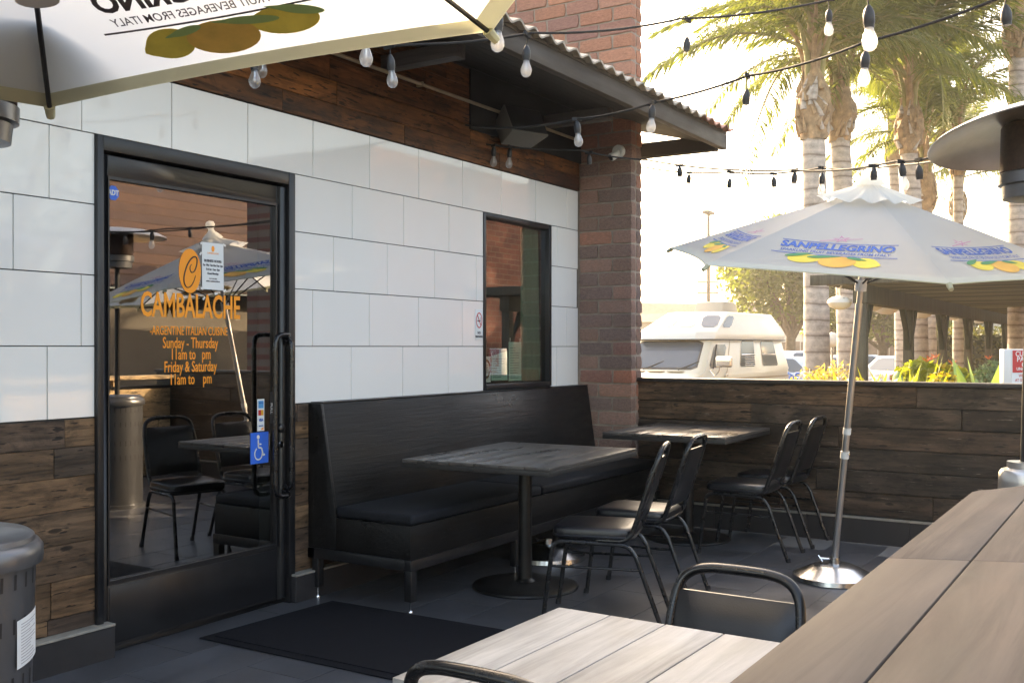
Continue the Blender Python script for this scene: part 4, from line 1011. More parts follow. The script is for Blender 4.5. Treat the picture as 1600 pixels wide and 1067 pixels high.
ws = MB(); pane(ws, r3, r4, 7, .03, .97, .10, .90, .008, .08); fr = MB(); pane(fr, r3, r4, 7, .005, .995, .04, .96, .004, .08)
obj('windscreen_seal', fr, M['dark_trim'], van); obj('windscreen', ws, M['van_glass'], van)
for (t0, t1) in ((.02,.10),): 
    q = MB(); pane(q, r3, r4, 1, t0+.01, .185, .10, .84, .006, .12); obj('door_window', q, M['van_glass'], van)
    q = MB(); a = facept(r3, r4, 1, .075, .08, .012); b = facept(r3, r4, 1, .055, .84, .012); q.tube([a, b], .012, 6); obj('window_post', q, M['dark_trim'], van)
for t0, t1 in ((.38,.56),(.66,.86)):
    q = MB(); pane(q, r3, r4, 1, t0, t1, .10, .97, .006, .06); g = obj('side_window', q, M['van_glass'], van)
    q = MB(); q.tube([facept(r3, r4, 1, t0+.005, .5, .014), facept(r3, r4, 1, t1-.005, .5, .014)], .016, 6); obj('window_rail', q, M['chrome'], g)
for k in range(5):
    q = MB(); q.tube([facept(r3, r4, 1, .43, .14+k*.07, .016), facept(r3, r4, 1, .55, .14+k*.07, .016)], .007, 5); obj('louvre', q, M['steel'], van)
for j, t0, t1 in ((7,.06,.44),(7,.56,.94),(0,.14,.86)):
    q = MB(); pane(q, q1, q2, j, t0, t1, .22, .80, .010, .18); obj('roof_window', q, M['van_glass'], van)
q = MB(); pane(q, q1, q2, 1, .03, .16, .22, .80, .010, .18); obj('roof_window', q, M['van_glass'], van)
q = MB(); a = facept(r3, r4, 1, .045, .02, .01); q.tube([a, a+Vector((.0,-.10,-.12)), a+Vector((-.02,-.20,-.02)), a+Vector((-.02,-.22,.08))], .012, 8); obj('mirror_arm', q, M['chrome'], van, smooth=True)
a = a+Vector((-.03,-.25,.18)); q = MB(); q.box(a.x-.05, a.x+.05, a.y-.24, a.y+.10, a.z-.11, a.z+.11); obj('mirror', q, M['chrome'], van, bevel=.035, seg=3)
q = MB(); q.box(.62-.02,.66,.75,.752,1.24,1.28); 
for yy in (-.45, .35):
    q = MB(); q.tube([(.60, yy, 1.285), (.80, yy-.38, 1.46)], .010, 5); obj('wiper', q, M['dark_trim'], van)
for yy in (-.62, -.18, .28): obj('hood_vent', MB().box(.44, .56, yy, yy+.34, 1.245, 1.262), M['tan'], van, bevel=.004)
q = MB(); 
for s_ in (-1,):
    q.add([facept(r2, r3, 1, .0, .1, .012), facept(r2, r3, 1, 1, .1, .012), facept(r2, r3, 1, 1, .22, .012), facept(r2, r3, 1, .0, .22, .012)], [(0,1,2,3)])
obj('stripe', q, M['tan'], van)
q = MB(); q.add([facept(r1, r2, 1, .0, .1, .012), facept(r1, r2, 1, 1, .1, .012), facept(r1, r2, 1, 1, .75, .012), facept(r1, r2, 1, .0, .75, .012)], [(0,1,2,3)]); obj('lower_stripe', q, plain('brown_stripe', (.22,.13,.08), .5), van)
q = MB(); a = facept(r2, r3, 1, .25, .55, .01); q.box(a.x-.07, a.x+.07, a.y-.03, a.y, a.z-.015, a.z+.02); obj('door_handle', q, M['chrome'], van, bevel=.006)
obj('seam', MB().tube([facept(r3,r4,1,.22,1,.004), facept(r3,r4,1,.235,0,.004), facept(r1,r2,1,.23,0,.004)], .005, 4), M['tan'], van)
sw = MB(); sw.tube(arc((.98, -.42, 1.36), .17, 0, 2*math.pi, 20, (.35,0,.9), (0,1,0)), .012, 6); obj('steering_wheel', sw, M['white'], van)
obj('roof_air_conditioner', MB().hexa([(2.9,-.36,2.515),(3.75,-.36,2.505),(3.75,.36,2.505),(2.9,.36,2.515)], [(3.0,-.33,2.76),(3.62,-.33,2.76),(3.62,.33,2.76),(3.0,.33,2.76)]), plain('ac_housing', (.40,.36,.30), .6), van, bevel=.03)
for yy in (-.72, .72):
    q = MB(); q.lathe([(0,0),(.10,0),(.11,.02),(.1,.03)], 20, (-.06, yy, .82), Matrix.Rotation(rad(-90), 3, 'Y')); obj('headlight', q, M['chrome'], van, smooth=True)
obj('grille', MB().box(-.06, -.03, -.55, .55, .72, .92), M['black'], van, bevel=.01); obj('bumper', MB().box(-.16, -.05, -.95, .95, .42, .56), M['chrome'], van, bevel=.02)
for x in (.9, 4.3):
    for y in (-.92, .92): wheel(van, x, y, .36, .2)

def car(label, loc, rz, col, L=4.6, H=1.45, suv=False, group='cars parked in the lot'):
    t = thing('parked_car', label, 'car', loc, rz, group); W2 = .88
    paint = plain('paint', col, .25, .2, 0, 1, .6, coat=.7)
    bh = .92 if not suv else 1.0
    a = ring(0, L, W2, .28, .22); b = ring(-.03, L+.03, W2+.02, .58, .25); c = ring(.02, L, W2, .82, .3); d = ring(.14, L-.06, W2-.06, bh, .3)
    mb = MB(); loft(mb, [a, b, c, d], True, True); obj('body', mb, paint, t, bevel=.03)
    g0 = ring(.95, L-(.35 if not suv else .12), W2-.07, bh-.01, .1, .15); g1 = ring(1.75, L-(1.15 if not suv else .35), W2-.26, H, .12, .2)
    mb = MB(); loft(mb, [g0, g1]); obj('cabin', mb, paint, t, bevel=.03)
    q = MB(); pane(q, g0, g1, 7, .04, .96, .08, .9, .008, .1); obj('windscreen', q, M['van_glass'], t)
    q = MB(); pane(q, g0, g1, 3, .06, .94, .15, .88, .008, .12); obj('rear_window', q, M['van_glass'], t)
    for j, fl in ((1, 0), (5, 1)):
        for t0, t1 in ((.07,.36),(.39,.66),(.69,.92)):
            if fl: t0, t1 = 1-t1, 1-t0
            q = MB(); pane(q, g0, g1, j, t0, t1, .14, .88, .008, .1); obj('side_window', q, M['van_glass'], t)
    for y in (-.62, .62):
        obj('tail_light', MB().box(L-.04, L+.035, y-.17, y+.17, .70, .86), M['red'], t, bevel=.02)
        obj('headlight', MB().box(-.02, .10, y-.17, y+.17, .62, .74), M['chrome'], t, bevel=.02)
    for y in (-.93, .93):
        obj('door_mirror', MB().box(1.15, 1.27, y-.09, y+.09, .95, 1.07), paint, t, bevel=.02)
    for x in (.85, L-.85):
        for y in (-.80, .80): wheel(t, x, y)
    return t
def put(x, d, z=GZ): p = at(x, 542, d); return (p.x, p.y, z)
car('blue car just behind the camper van', put(1262, 29), rad(150), (.03,.13,.42), H=1.38)
car('white estate car with a red tail light between the two thick palm trunks', put(1288, 31), rad(35), (.62,.64,.68), 4.7, 1.62, True)
car('silver estate car with its tail to the planting behind the slim trunk', put(1322, 25), rad(20), (.55,.56,.58), 4.6, 1.52, True)
car('light blue saloon right of the umbrella pole behind the cactus', put(1352, 30), rad(75), (.45,.52,.60))
car('white saloon farther back, seen over the light blue one', put(1392, 38), rad(100), (.68,.69,.70))
car('pale saloon half hidden behind the thick striped palm trunk', put(1436, 40), rad(120), (.6,.61,.6))
car('white saloon with a dark wheel showing right of the pergola post', put(1470, 36), rad(165), (.70,.71,.72))
car('dark saloon farthest back under the pergola', put(1490, 52), rad(150), (.10,.12,.16))
car('dark car parked behind the street fence, seen only in reflection', (7.5, -8.2, GZ), rad(175), (.03,.035,.045))

# ------------------------------------------------------------------ foliage
def quads(mb, n, fn, s0, s1, rr, droop=0, asp=.5):
    for _ in range(n):
        c = fn(rr); 
        if c is None: continue
        a = Vector((rr.gauss(0,1), rr.gauss(0,1), rr.gauss(0,.7)-droop)).normalized(); b = a.orthogonal(); b.rotate(Matrix.Rotation(rr.uniform(0,6.28), 3, a))
        s = rr.uniform(s0, s1); a = a*s; b = b.normalized()*s*asp; c = Vector(c)
        mb.add([c-a*.5, c+b*.5, c+a*.5, c-b*.5], [(0,1,2,3)])
    return mb
def clump_fn(centres):
    def fn(rr):
        c, r = centres[rr.randrange(len(centres))]
        v = Vector((rr.gauss(0,1), rr.gauss(0,1), rr.gauss(0,1))).normalized()*r*(rr.uniform(.55,1.08))
        return Vector(c)+Vector((v.x, v.y, v.z*.8))
    return fn
def broad_tree(label, loc, h, w_, mat, seed, n=9000, ls=(.22,.42), trunk_h=.35, group='leafy trees beyond the parking lot'):
    rr = random.Random(seed); t = thing('leafy_tree', label, 'tree', loc, rr.uniform(0,6), group)
    tb = h*trunk_h; mb = MB(); mb.tube([(0,0,-.1),(.1,0,tb*.5),(0,.1,tb),(.1,.05,h*.6)], [.30,.22,.19,.08], 10)
    obj('trunk', mb, M['bark'], t, smooth=True)
    cen = []
    for k in range(16):
        a = rr.uniform(0, 6.28); q = rr.uniform(0, w_*.36); z_ = tb+ (h-tb)*rr.uniform(.12, .9); q *= math.sqrt(max(.15, 1-((z_-tb)/(h-tb)-.4)**2*2))
        e = Vector((q*math.cos(a), q*math.sin(a), z_)); cen.append((e, rr.uniform(.13,.22)*w_))
        if k < 8: obj('limb', MB().tube([(0,.05,tb*.8), Vector((0,.05,tb)).lerp(e, .5)+Vector((0,0,.1)), e], [.12,.07,.03], 7), M['bark'], t, smooth=True)
    obj('crown', quads(MB(), n, clump_fn(cen), ls[0], ls[1], rr), mat, t); return t
broad_tree('big sunlit leafy tree left of the thick palm trunk, above the camper van', put(1238, 44), 7.2, 6.6, M['ficus_leaf'], 3, 16000, (.16,.32))
broad_tree('leafy tree behind the two palms, between trunks and umbrella pole', put(1305, 50), 7.6, 7.5, M['ficus_leaf'], 4, 15000, (.18,.34))
broad_tree('leafy tree behind the hanging shades right of the umbrella pole', put(1378, 52), 5.6, 7.5, M['ficus_leaf'], 5, 14000, (.18,.34))
broad_tree('leafy tree at the back, behind the striped palm trunk', put(1455, 58), 5.4, 7.0, M['hedge_leaf'], 6, 12000, (.18,.34))
hg = thing('hedge', 'tall clipped hedge under the far end of the pergola', 'hedge', put(1560, 30), rad(8))
rr = random.Random(21); obj('leaves', quads(MB(), 16000, lambda r: (r.uniform(-.5,6.5) if r.random()<.5 else r.choice((-.5,0))+r.uniform(-.1,.2), r.uniform(-6,2.2), r.uniform(.1,2.25)+.12*math.sin(r.uniform(0,9))), .10, .2, rr), M['hedge_leaf'], hg)
obj('hedge_core', MB().box(-.3, 6.2, -5.9, 2.1, .0, 2.1), plain('hedge_dark', (.02,.026,.012), .9), hg)

# fronds: three shared meshes
def frond(L, n, seed, droop, leaf_l, wd):
    rr = random.Random(seed); mb = MB(); stem = MB(); pts = []
    for i in range(13):
        u = i/12; pts.append(Vector((L*(u-.12*droop*u*u), .04*math.sin(u*3+seed), L*(.42*u - (.30+.62*droop)*u*u))))
    stem.tube(pts, [.028*(1-.85*i/12)+.003 for i in range(13)], 5)
    def P(u):
        k = min(11, int(u*12)); return pts[k].lerp(pts[k+1], u*12-k)
    for i in range(n):
        u = .16+.84*i/n; p = P(u); tdir = (P(min(1,u+.03))-P(max(0,u-.03))).normalized()
        for s in (-1, 1):
            for q in range(2):
                side = Vector((0, s, 0)); lift = rr.uniform(-.5, .75)
                d = (tdir*rr.uniform(.45,.8) + side*rr.uniform(.65,1.0) + Vector((0,0,lift))).normalized()
                ll = leaf_l*(.5+.5*math.sin(math.pi*min(1,u*.92+.12)))*rr.uniform(.75,1.15)
                m_ = p + d*ll*.5 + Vector((0,0,-.02)); e = m_ + d*ll*.40 + Vector((0,0,-ll*rr.uniform(.22,.5)))
                wv = d.cross(Vector((rr.uniform(-.3,.3),rr.uniform(-.3,.3),1))).normalized()*wd
                mb.add([p-wv*.5, p+wv*.5, m_+wv, m_-wv, e], [(0,1,2,3),(3,2,4)])
    a = mb.mesh('frond'); a.materials.append(M['palm_leaf']); b = stem.mesh('stalk', smooth=True); b.materials.append(M['frond_stem']); return a, b
FR = [frond(3.0, 62, 1, .75, .62, .014), frond(2.8, 60, 2, 1.1, .58, .014), frond(2.6, 56, 3, .45, .55, .014)]
def palm(label, loc, h, r, seed, nf=26, lean=(0,0), crown=1.0, boot=True, bh=1.35):
    rr = random.Random(seed); t = thing('palm_tree', label, 'palm tree', loc, 0, 'palm trees')
    pts = []; rs = []
    for i in range(25):
        u = i/24; pts.append(Vector((lean[0]*u*u, lean[1]*u*u, h*u))); rs.append(r*(1.18-.2*u+.02*math.sin(i*2.1+seed)) if i > 0 else r*1.35)
    obj('trunk', MB().tube(pts, rs, 18), M['palm_trunk'], t, smooth=True)
    top = pts[-1]
    if boot:
        mb = MB(); rb = []
        prof = [(1.0,-.05),(1.18,.08),(1.38,.25),(1.46,.45),(1.40,.62),(1.12,.82),(.86,.95),(.74,1.1),(.66,1.4),(.58,1.9),(.4,2.2)]
        mb.lathe([(a*r, z_) for a, z_ in prof], 26)
        mb.v = [tuple(Vector(v)*1.0 + Vector((v[0], v[1], 0))*.45*noise.noise(Vector(v)*7+Vector((seed,0,0))) ) for v in mb.v]
        o = obj('crown_base', mb, M['boot'], t, tuple(top), smooth=True)
        # old leaf bases wrapped round it
        def rp(z_):
            for (a0, z0_), (a1, z1_) in zip(prof[:-1], prof[1:]):
                if z_ <= z1_: return r*(a0+(a1-a0)*max(0,(z_-z0_))/(z1_-z0_))
            return r*.4
        for k in range(46):
            a = rr.uniform(0, 6.28); z0 = rr.uniform(0, .75); w_ = rr.uniform(.025,.055); l = rr.uniform(.18,.40); tw = rr.uniform(-.7,.7); P = []
            for i in range(6):
                u = i/5; z_ = z0+l*u; q = rp(z_)+.012+(.05*u*u if k%4==0 else .01*u); P.append(Vector((q*math.cos(a+tw*u), q*math.sin(a+tw*u), z_)))
            obj('leaf_base', MB().tube(P, [w_, w_*.95, w_*.75, w_*.5, w_*.3, .006], 6), M['boot'] if k % 3 else M['palm_trunk'], o, smooth=True)
        for k in range(7):
            a = k*.9+rr.uniform(-.3,.3); e = rr.uniform(.5,1.1)
            P = [Vector((math.cos(a)*(r*.6+e*u**2*.9), math.sin(a)*(r*.6+e*u**2*.9), .85+1.9*u-.5*u*u)) for u in (0,.25,.5,.75,1)]
            obj('stalk_sheath', MB().tube(P, [.06,.05,.035,.026,.018], 7), M['frond_stem'] if k % 2 else M['boot'], o, smooth=True)
    for k in range(nf):
        me, stm = FR[rr.randrange(3)]; az = k*2.39996+rr.uniform(-.2,.2); el = rad(18)+rad(64)*(1-k/nf)**.8 - rad(8)*rr.random()
        if k > nf*.85: el -= rad(16)
        s = crown*rr.uniform(.85,1.1); z_ = 2.05-.75*k/nf
        f = link('frond', me, None, t, (top.x, top.y, top.z+z_), (rr.uniform(-.4,.4), -el, az), (s, s, s)); link('stalk', stm, None, f)
    return t
palm('thick palm left of a close pair, trunk rising behind the umbrella peak', put(1277, 17), at(0,215,17).z-GZ, .19, 11, 38, (-.05,.05), 1.0)
palm('slimmer palm right of the close pair, trunk passing behind the umbrella', put(1327, 19), at(0,215,19).z-GZ, .185, 12, 36, (.10,.20), 1.05)
palm('palm with a shaggy crown base behind the umbrella top, right of the pair', put(1437, 20.5), at(0,235,20.5).z-GZ, .17, 13, 34, (.10,.22), 1.15)
palm('short palm whose green crown fills the gap below the heater dish', put(1452, 24), at(0,330,24).z-GZ, .16, 14, 24, (0,.1), .95, True, .7)
palm('distant small palm right of the umbrella top, under the second heater dish', put(1502, 33), at(0,345,33).z-GZ, .17, 15, 24, (0,.1), 1.0, True, .7)
palm('slim palm trunk seen under the pergola beside the first wooden post', put(1408, 27), 6.5, .13, 16, 14, (0,.2), .9)
palm('palm off to the right whose tips reach in at the top right corner', put(1590, 21), at(0,90,21).z-GZ, .17, 17, 26, (0,0), 1.1)
palm('slim palm trunk under the pergola in front of the hedge', put(1497, 24), 5.8, .11, 18, 12, (0,0), .7)

# ------------------------------------------------------------------ pergola
pg = thing('pergola', 'long dark green wooden pergola with slatted roof on a row of posts', 'pergola', (0,0,0))
PX0, PY0, SP = 13.8, -.62, 3.0
for k in range(7):
    x = PX0+SP*k
    for y in (PY0, PY0-4.2):
        po = obj('post', MB().box(x-.07, x+.07, y-.07, y+.07, GZ, 1.92), M['pergola'], pg, bevel=.006)
        for s in (-1, 1):
            if k == 0 and s < 0: continue
            obj('brace', MB().hexa([(x+s*.071,y-.04,1.45),(x+s*.073+.0,y-.04,1.30),(x+s*.073,y+.04,1.30),(x+s*.071,y+.04,1.45)][::1], [(x+s*.50,y-.04,1.919),(x+s*.36,y-.04,1.919),(x+s*.36,y+.04,1.919),(x+s*.50,y+.04,1.919)]), M['brace'], pg)
for y in (PY0, PY0-4.2): obj('side_beam', MB().box(PX0-.1, PX0+SP*6+.4, y-.09, y+.09, 1.921, 2.16), M['pergola'], pg, bevel=.006)
obj('end_beam', MB().box(PX0-.20, PX0-.10, PY0-4.9, PY0+.62, 2.165, 2.30), M['pergola'], pg, bevel=.006)
sl_me = MB().box(-.022, .022, -4.8, .45, 0, .10).mesh('slat'); sl_me.materials.append(M['pergola_slat'])
x = PX0+.02
while x < PX0+SP*6+.3: link('slat', sl_me, None, pg, (x, PY0, 2.163), (0,0,R.uniform(-.002,.002))); x += .16
# white oval shades hanging along the outside of the pergola
def shade(label, p, s=1.0, post=False):
    t = thing('hanging_shade', label, 'lamp', tuple(p), 0, 'white oval shades along the pergola')
    q = MB(); q.lathe([(0,-.10),(.07,-.095),(.14,-.06),(.175,0),(.16,.045),(.10,.085),(.03,.10),(0,.10)], 32); q.v = [(a*s, b*s, c*s) for a, b, c in q.v]
    obj('shade', q, M['opal'], t, smooth=True)
    q = MB(); q.tube([(0,0,.10*s),(0,.0,.20*s),(.01,-.06,.32*s),(.02,-.14,.38*s)], .012*s, 8); obj('bracket', q, M['opal'], t, smooth=True)
    q = MB(); q.lathe([(0,0),(.015,0),(.015,.012),(0,.012)], 10, (-.10*s,-.08*s,.05*s)); obj('screw', q, M['dark_trim'], t)
    return t
shade('white oval shade hanging left of the first pergola post', at(1312,473,13.6), .92)
shade('white oval shade just right of the umbrella pole under the beam', at(1362,476,15.2), 1.0)
shade('white oval shade, second right of the umbrella pole under the beam', at(1385,480,16.8), 1.2)
shade('white oval shade before the thick striped palm trunk', at(1439,488,19.5), 1.2)
shade('white oval shade between the second and third pergola posts', at(1487,492,23.5), 1.25)
shade('white oval shade near the hedge under the far beam', at(1530,498,28), 1.3)
gl = thing('globe_lamp', 'round white globe lamp on a thin pole beside the thick palm trunk', 'lamp', put(1300, 24)); gz = at(0,531,24).z-GZ
q = MB(); q.lathe([(.0,-.18),(.09,-.155),(.155,-.09),(.18,0),(.155,.09),(.09,.155),(0,.18)], 24, (0,0,gz)); obj('globe', q, M['opal'], gl, smooth=True)
obj('pole', MB().tube([(0,0,0),(0,0,gz-.17)], .03, 10), M['steel'], gl, smooth=True)
for lb_, x, d, arms in (('tall thin light pole with short arms left of the leafy tree', 1107, 60, True), ('tall thin bare light pole close to the leafy tree', 1192, 70, False)):
    t = thing('light_pole', lb_, 'light pole', put(x, d)); obj('pole', MB().tube([(0,0,0),(0,0,9.5)], [.13,.09], 10), M['far_roof'], t, smooth=True)
    if arms:
        for z_ in (at(0,430,d).z, at(0,447,d).z): obj('arm', MB().tube([(-.5,.5,z_),(.45,-.45,z_)], .05, 6), M['far_roof'], t)
    obj('lamp_head', MB().box(-.5,.5,-.2,.2,9.5,9.7), M['far_roof'], t, bevel=.03)

# far buildings and fence
fb = thing('far_building', 'long low building with a brown roof far behind the camper van', 'building', put(1060, 85), rad(122))
obj('wall', MB().box(-16, 16, 0, 8, 0, 3.6), M['stucco'], fb); obj('roof', MB().hexa([(-17,-.8,3.6),(17,-.8,3.6),(17,9,3.6),(-17,9,3.6)], [(-12,3,5.0),(14,3,5.3),(14,5,5.3),(-12,5,5.0)]), M['far_roof'], fb)
wbd = thing('white_building', 'plain white building far behind the hedge under the pergola', 'building', put(1520, 62), rad(95))
obj('wall', MB().box(-4, 4.5, 0, 5, 0, 4.3), M['stucco'], wbd); obj('roof_edge', MB().box(-4.2, 4.7, -.2, 5.2, 4.3, 4.5), M['stucco'], wbd)
for k in range(3): obj('window', MB().box(-3+k*2.4, -2+k*2.4, -.02, .05, 2.2, 3.2), M['van_glass'], wbd)
hs = thing('far_house', 'low house with a grey gabled roof behind the wooden boundary fence', 'house', put(1395, 66), rad(100))
obj('wall', MB().box(-5, 5, 0, 6, 0, 2.6), M['stucco'], hs); obj('roof', MB().hexa([(-5.5,-.5,2.6),(5.5,-.5,2.6),(5.5,6.5,2.6),(-5.5,6.5,2.6)], [(-5.5,2.9,4.0),(5.5,2.9,4.0),(5.5,3.1,4.0),(-5.5,3.1,4.0)]), plain('grey_roof', (.28,.27,.27), .8), hs)
ff = thing('boundary_fence', 'reddish wooden boundary fence along the far side of the parking lot', 'fence', put(1330, 58), rad(102))
bm_ = MB().box(0, .56, 0, .03, 0, 2.05).mesh('fence_panel'); bm_.materials.append(M['far_fence'])
for k in range(60): link('fence_panel', bm_, None, ff, (-14+k*.6, 0, R.uniform(-.02,.02)))

# planting bed
tag(obj('planting_bed', MB().box(9.5, 32, -3.5, 4.2, GZ, -.05), M['soil']), kind='structure')
def shrub(label, p, w_, h, mat, seed, n=1500, ls=(.06,.14), cat='shrub', asp=.35, name='shrub', group='plants in the bed behind the plank wall'):
    rr = random.Random(seed); t = thing(name, label, cat, (p[0], p[1], -.06), 0, group)
    cen = [((rr.uniform(-.35,.35)*w_, rr.uniform(-.35,.35)*w_, h*rr.uniform(.42,.92)), rr.uniform(.22,.34)*min(w_,h)) for _ in range(9)]
    obj('leaves', quads(MB(), n, clump_fn(cen), ls[0], ls[1], rr, -.3, asp), mat, t)
    mb = MB()
    for c_, r_ in cen: mb.tube([(0,0,0), Vector(c_)*.55, c_], [.02,.014,.006], 5)
    obj('stems', mb, M['bark'], t); return t
def rosette(label, p, h, n, mat, seed, wd=.05, spread=.6, name='agave', cat='plant', grp='plants in the bed behind the plank wall', arch=.3):
    rr = random.Random(seed); t = thing(name, label, cat, (p[0], p[1], -.06), 0, grp)
    for k in range(n):
        a = k*2.4+rr.uniform(-.2,.2); l = h*rr.uniform(.85,1.18); sp = spread*rr.uniform(.4,1.2); mb = MB()
        P = []
        for i in range(7):
            u = i/6; P.append(Vector((math.cos(a)*sp*l*u, math.sin(a)*sp*l*u, l*u*(1-arch*u*sp))))
        vs = []; s_ = Vector((-math.sin(a), math.cos(a), 0))
        for i, q in enumerate(P):
            u = i/6; w_ = wd*(math.sin(math.pi*(.15+.85*(1-u)))**.8)*(1 if u < .98 else .05); vs += [q-s_*w_, q+Vector((math.cos(a),math.sin(a),0))*-.25*w_, q+s_*w_]
        fs = [(3*i+j, 3*i+j+1, 3*i+j+4, 3*i+j+3) for i in range(6) for j in range(2)]
        mb.add(vs, fs); obj('leaf', mb, mat, t, smooth=True)
    return t
def pxy(x, d): p = at(x, 542, d); return (p.x, p.y)
def hgt(y, d): return at(0, y, d).z+.06
shrub('dry straw coloured bush at the foot of the thick palm', pxy(1262,13), .9, hgt(578,13), M['straw_leaf'], 31, 1600, (.05,.11))
shrub('dry straw coloured bush between the thick palm and the slim trunk', pxy(1300,13), .8, hgt(576,13), M['straw_leaf'], 32, 1500, (.05,.11))
rosette('lime green strappy plant left of the umbrella pole', pxy(1322,11.5), hgt(572,11.5), 34, M['lime_leaf'], 33, .022, .7, 'strappy_plant')
rosette('lime green strappy plant right of the umbrella pole', pxy(1352,11.5), hgt(570,11.5), 34, M['lime_leaf'], 34, .022, .7, 'strappy_plant')
rosette('lime green strappy plant between cactus and first pergola post', pxy(1392,11.5), hgt(572,11.5), 38, M['lime_leaf'], 35, .024, .8, 'strappy_plant')
rosette('tall lime green fan plant right of the first pergola post', pxy(1427,11.8), hgt(565,11.8), 30, M['lime_leaf'], 36, .022, .45, 'strappy_plant')
shrub('yellow green croton bush with orange flowers between two pergola posts', pxy(1455,12.5), .85, hgt(560,12.5), M['lime_leaf'], 37, 1300, (.08,.17), asp=.5)
shrub('orange and yellow croton bush right of the second pergola post', pxy(1492,12.5), .8, hgt(566,12.5), M['croton_leaf'], 38, 1300, (.08,.16), asp=.5)
shrub('yellow flowering ground plant left of the third pergola post', pxy(1500,11), .6, hgt(582,11), M['croton_leaf'], 39, 800, (.05,.1))
shrub('round blue green shrub between pergola posts near the sign', pxy(1533,13.5), .62, hgt(560,13.5), M['blue_leaf'], 40, 2600, (.04,.09))
rosette('broad pointed agave left of the parking sign', pxy(1552,11), hgt(556,11), 11, M['agave'], 41, .085, .42)
rosette('small agave just beside the white sign post', pxy(1572,10.6), hgt(572,10.6), 10, M['agave'], 42, .05, .6)
rosette('small blue agave under the second pergola post', pxy(1512,10.5), hgt(584,10.5), 9, M['blue_leaf'], 43, .03, .7)
ct = thing('prickly_pear', 'prickly pear cactus with flat green pads right of the umbrella pole', 'cactus', (*pxy(1368,12.2), -.06), 0, 'plants in the bed behind the plank wall')
rr = random.Random(5)
def pad(p, d, l):
    q = MB(); d = Vector(d).normalized(); T = frame(p, d.cross(Vector((-.8,.6,0))).normalized(), d)
    vs = []
    for i in range(9):
        for j in range(14):
            ph_ = math.pi*i/8; a = 2*math.pi*j/14; vs.append(T @ Vector((math.sin(ph_)*math.cos(a)*l*.26, l*.5-math.cos(ph_)*l*.5, math.sin(ph_)*math.sin(a)*l*.08)))
    q.add(vs, [(i*14+j, i*14+(j+1)%14, (i+1)*14+(j+1)%14, (i+1)*14+j) for i in range(8) for j in range(14)]); obj('pad', q, M['agave'], ct, smooth=True); return Vector(p)+d*l*.92
hh = hgt(562,12.2)
for s in range(4):
    p = Vector((rr.uniform(-.15,.15), rr.uniform(-.25,.25), 0)); l = hh*.34
    for k in range(3): p = pad(p, (rr.uniform(-.5,.5), rr.uniform(-.7,.7), 1), l)
for k, (x, y, d) in enumerate(((1455,563,12.2),(1462,560,12.4),(1448,566,12.1),(1545,562,14),(1489,570,12.1))):
    f_ = thing('flower', ['orange flower tuft on the green croton', 'highest orange flower tuft on the croton', 'lowest orange flower tuft on the croton', 'orange flower against the hedge', 'orange flower on the yellow croton'][k], 'flower', tuple(at(x, y, d)), 0, 'orange flowers')
    for j in range(9):
        a = j*.7; obj('petal', MB().add([(0,0,0),(.03*math.cos(a)-.01,.03*math.sin(a),.03),(.06*math.cos(a),.06*math.sin(a),.05+.01*(j%3)),(.03*math.cos(a)+.012,.03*math.sin(a)+.012,.03)], [(0,1,2,3)]), M['flower'], f_)

# customer parking sign
sp_ = at(1607, 572, 9.4); ps = thing('parking_sign', 'white and red customer parking only sign on a thick white board', 'sign', (sp_.x, sp_.y, 0), rad(-52))
obj('board', MB().box(-.24, .20, 0, .07, .95, 1.36), M['white'], ps, (0,0,-.03), bevel=.006)
obj('sign_plate', MB().box(-.165, .19, -.004, -.001, .93, 1.325), M['paper'], ps)
obj('red_panel', MB().box(-.158, .183, -.0065, -.0045, 1.115, 1.318), M['red'], ps)
mb = MB(); SW = lambda x, z: frame((x, -.0072, z), (1,0,0), (0,0,1))
for txt, z, s, sx in (('CUSTOMER', 1.285, .065, .85), ('PARKING', 1.235, .065, .95), ('ONLY', 1.185, .065, .95), ('UNAUTHORIZED', 1.148, .036, .95), ('VEHICLES', 1.124, .030, 1)): mb.add(*text_verts(txt, s, SW(.012, z), .0004, bold=.001, sx=sx))
obj('sign_words', mb, M['paper'], ps)
mb = MB()
for txt, z in (('WILL BE TOWED', 1.085), ('AT OWNERS EXPENSE', 1.045), ('24 HOURS', 1.005)): mb.add(*text_verts(txt, .036, frame((.012, -.0050, z), (1,0,0), (0,0,1)), .0004, bold=.0006, sx=.8))
obj('small_words', mb, M['red'], ps)
obj('sign_post', MB().box(-.05, .05, .071, .14, GZ, 1.3), M['white'], ps, bevel=.004)

# ------------------------------------------------------------------ street side, seen mirrored in tiles and glass
nb = thing('brown_roof_building', 'low building with a broad brown tiled roof across the street, seen in reflection', 'building', (13, -15, GZ))
obj('wall', MB().box(0, 16, -8, 0, 0, 3.0), plain('dull_wall', (.16,.14,.11), .85, 0, .1, 3), nb)
for k in range(14):
    z0 = 3.0+k*.28; y0 = .6-k*.36; x0 = -.6+k*.36
    obj('shingle_row', MB().hexa([(x0,y0-.40,z0+.02),(16.6,y0-.40,z0+.02),(16.6,y0,z0),(x0,y0,z0)], [(x0+.3,y0-.40,z0+.32),(16.6,y0-.40,z0+.32),(16.6,y0,z0+.05),(x0,y0,z0+.05)]), plain('shingle%d'%k, (.055+.008*(k%3),.03+.003*(k%3),.022), .85, 0, .3, 4), nb)
bw = thing('brick_wing', 'red brick wing with a pale conduit, seen only mirrored in the window', 'building', (13.5, -7.4, GZ))
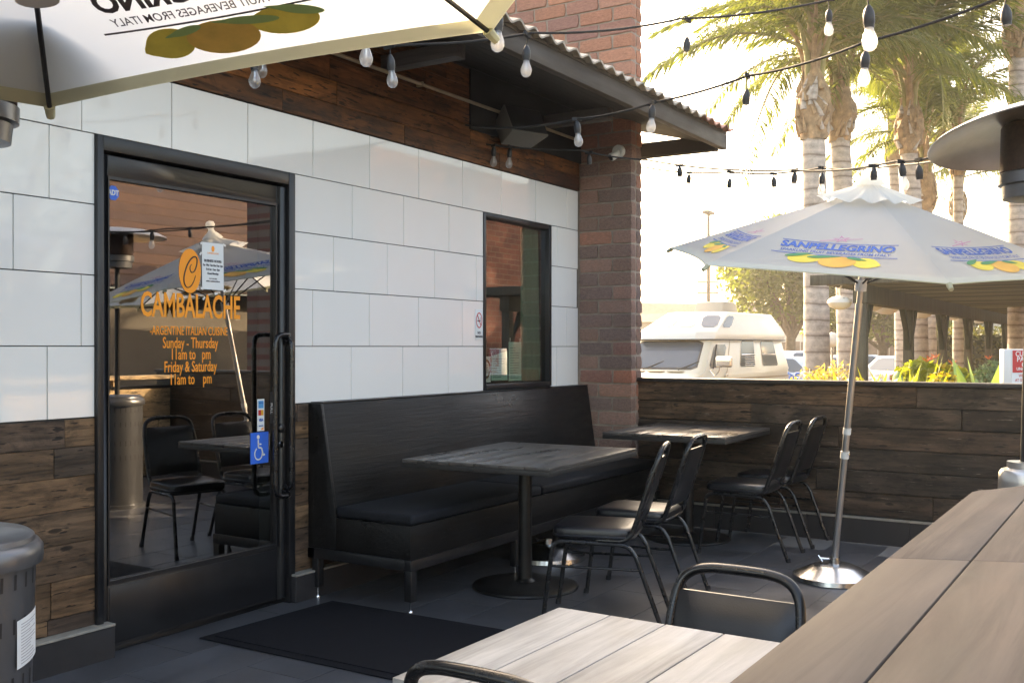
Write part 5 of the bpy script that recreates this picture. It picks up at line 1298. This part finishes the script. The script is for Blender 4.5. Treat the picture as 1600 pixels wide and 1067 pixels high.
def mk_bt():
    m, t, b = nodes('far_brick'); bt_ = t.nodes.new('ShaderNodeTexBrick'); bt_.inputs['Scale'].default_value = 1; bt_.inputs['Brick Width'].default_value = .3; bt_.inputs['Row Height'].default_value = .108; bt_.inputs['Mortar Size'].default_value = .010
    bt_.inputs['Color1'].default_value = (.22,.075,.05,1); bt_.inputs['Color2'].default_value = (.14,.05,.04,1); bt_.inputs['Mortar'].default_value = (.2,.15,.12,1)
    tc = t.nodes.new('ShaderNodeTexCoord'); sp = t.nodes.new('ShaderNodeSeparateXYZ'); cb = t.nodes.new('ShaderNodeCombineXYZ'); t.links.new(tc.outputs['Object'], sp.inputs[0]); t.links.new(sp.outputs[0], cb.inputs[0]); t.links.new(sp.outputs[2], cb.inputs[1]); t.links.new(cb.outputs[0], bt_.inputs['Vector'])
    t.links.new(bt_.outputs['Color'], b.inputs['Base Color']); setc(b,'Roughness',.85); return m
obj('wall', MB().box(0, 9, -3, 0, 0, 5.2), mk_bt(), bw)
obj('conduit', MB().tube([(2.9,.06,5.2),(2.9,.06,3.0),(2.8,.06,2.75),(2.4,.06,2.7)], .035, 8), M['white'], bw, smooth=True)
st_ = thing('street_tree', 'bare branched tree across the street, mirrored in the door glass', 'tree', (10.3, -13.0, GZ))
rr = random.Random(9); mb = MB(); mb.tube([(0,0,0),(.1,0,1.5),(.3,.1,3),(.2,.3,4.5)], [.2,.16,.12,.07], 8); obj('trunk', mb, M['bark'], st_, smooth=True)
for k in range(26):
    a = rr.uniform(0, 6.28); z_ = rr.uniform(2, 4.4); e = Vector((math.cos(a)*rr.uniform(1,2.2), math.sin(a)*rr.uniform(1,2.2), z_+rr.uniform(-.3,2)))
    s0_ = Vector((.2,.15,z_)); m_ = s0_.lerp(e, .5)+Vector((0,0,.3)); obj('branch', MB().tube([s0_, m_, e], [.05,.03,.01], 6), M['bark'], st_, smooth=True)
obj('crown', quads(MB(), 1500, lambda r: (r.uniform(-2,1), r.uniform(-1.5,1.5), r.uniform(3.6,6.4)), .12, .3, rr, .6, .3), M['ficus_leaf'], st_)
tag(obj('street', MB().box(-60, 60, -12.5, -6.0, -.396, -.392), plain('street_asphalt', (.07,.068,.066), .85, 0, .15, 2)), kind='structure')

# ------------------------------------------------------------------ thin haze volume added over the lot to imitate veiling glare
hz = bpy.data.materials.new('glare_haze'); hz.use_nodes = True; t = hz.node_tree; t.nodes.clear()
o = t.nodes.new('ShaderNodeOutputMaterial'); pv = t.nodes.new('ShaderNodeVolumePrincipled')
pv.inputs['Color'].default_value = (.95,.93,.88,1); pv.inputs['Density'].default_value = .0012; pv.inputs['Anisotropy'].default_value = .35
t.links.new(pv.outputs[0], o.inputs['Volume'])
tag(obj('haze', MB().box(-40, 130, -60, 130, -1.9, 12.5), hz), kind='stuff')
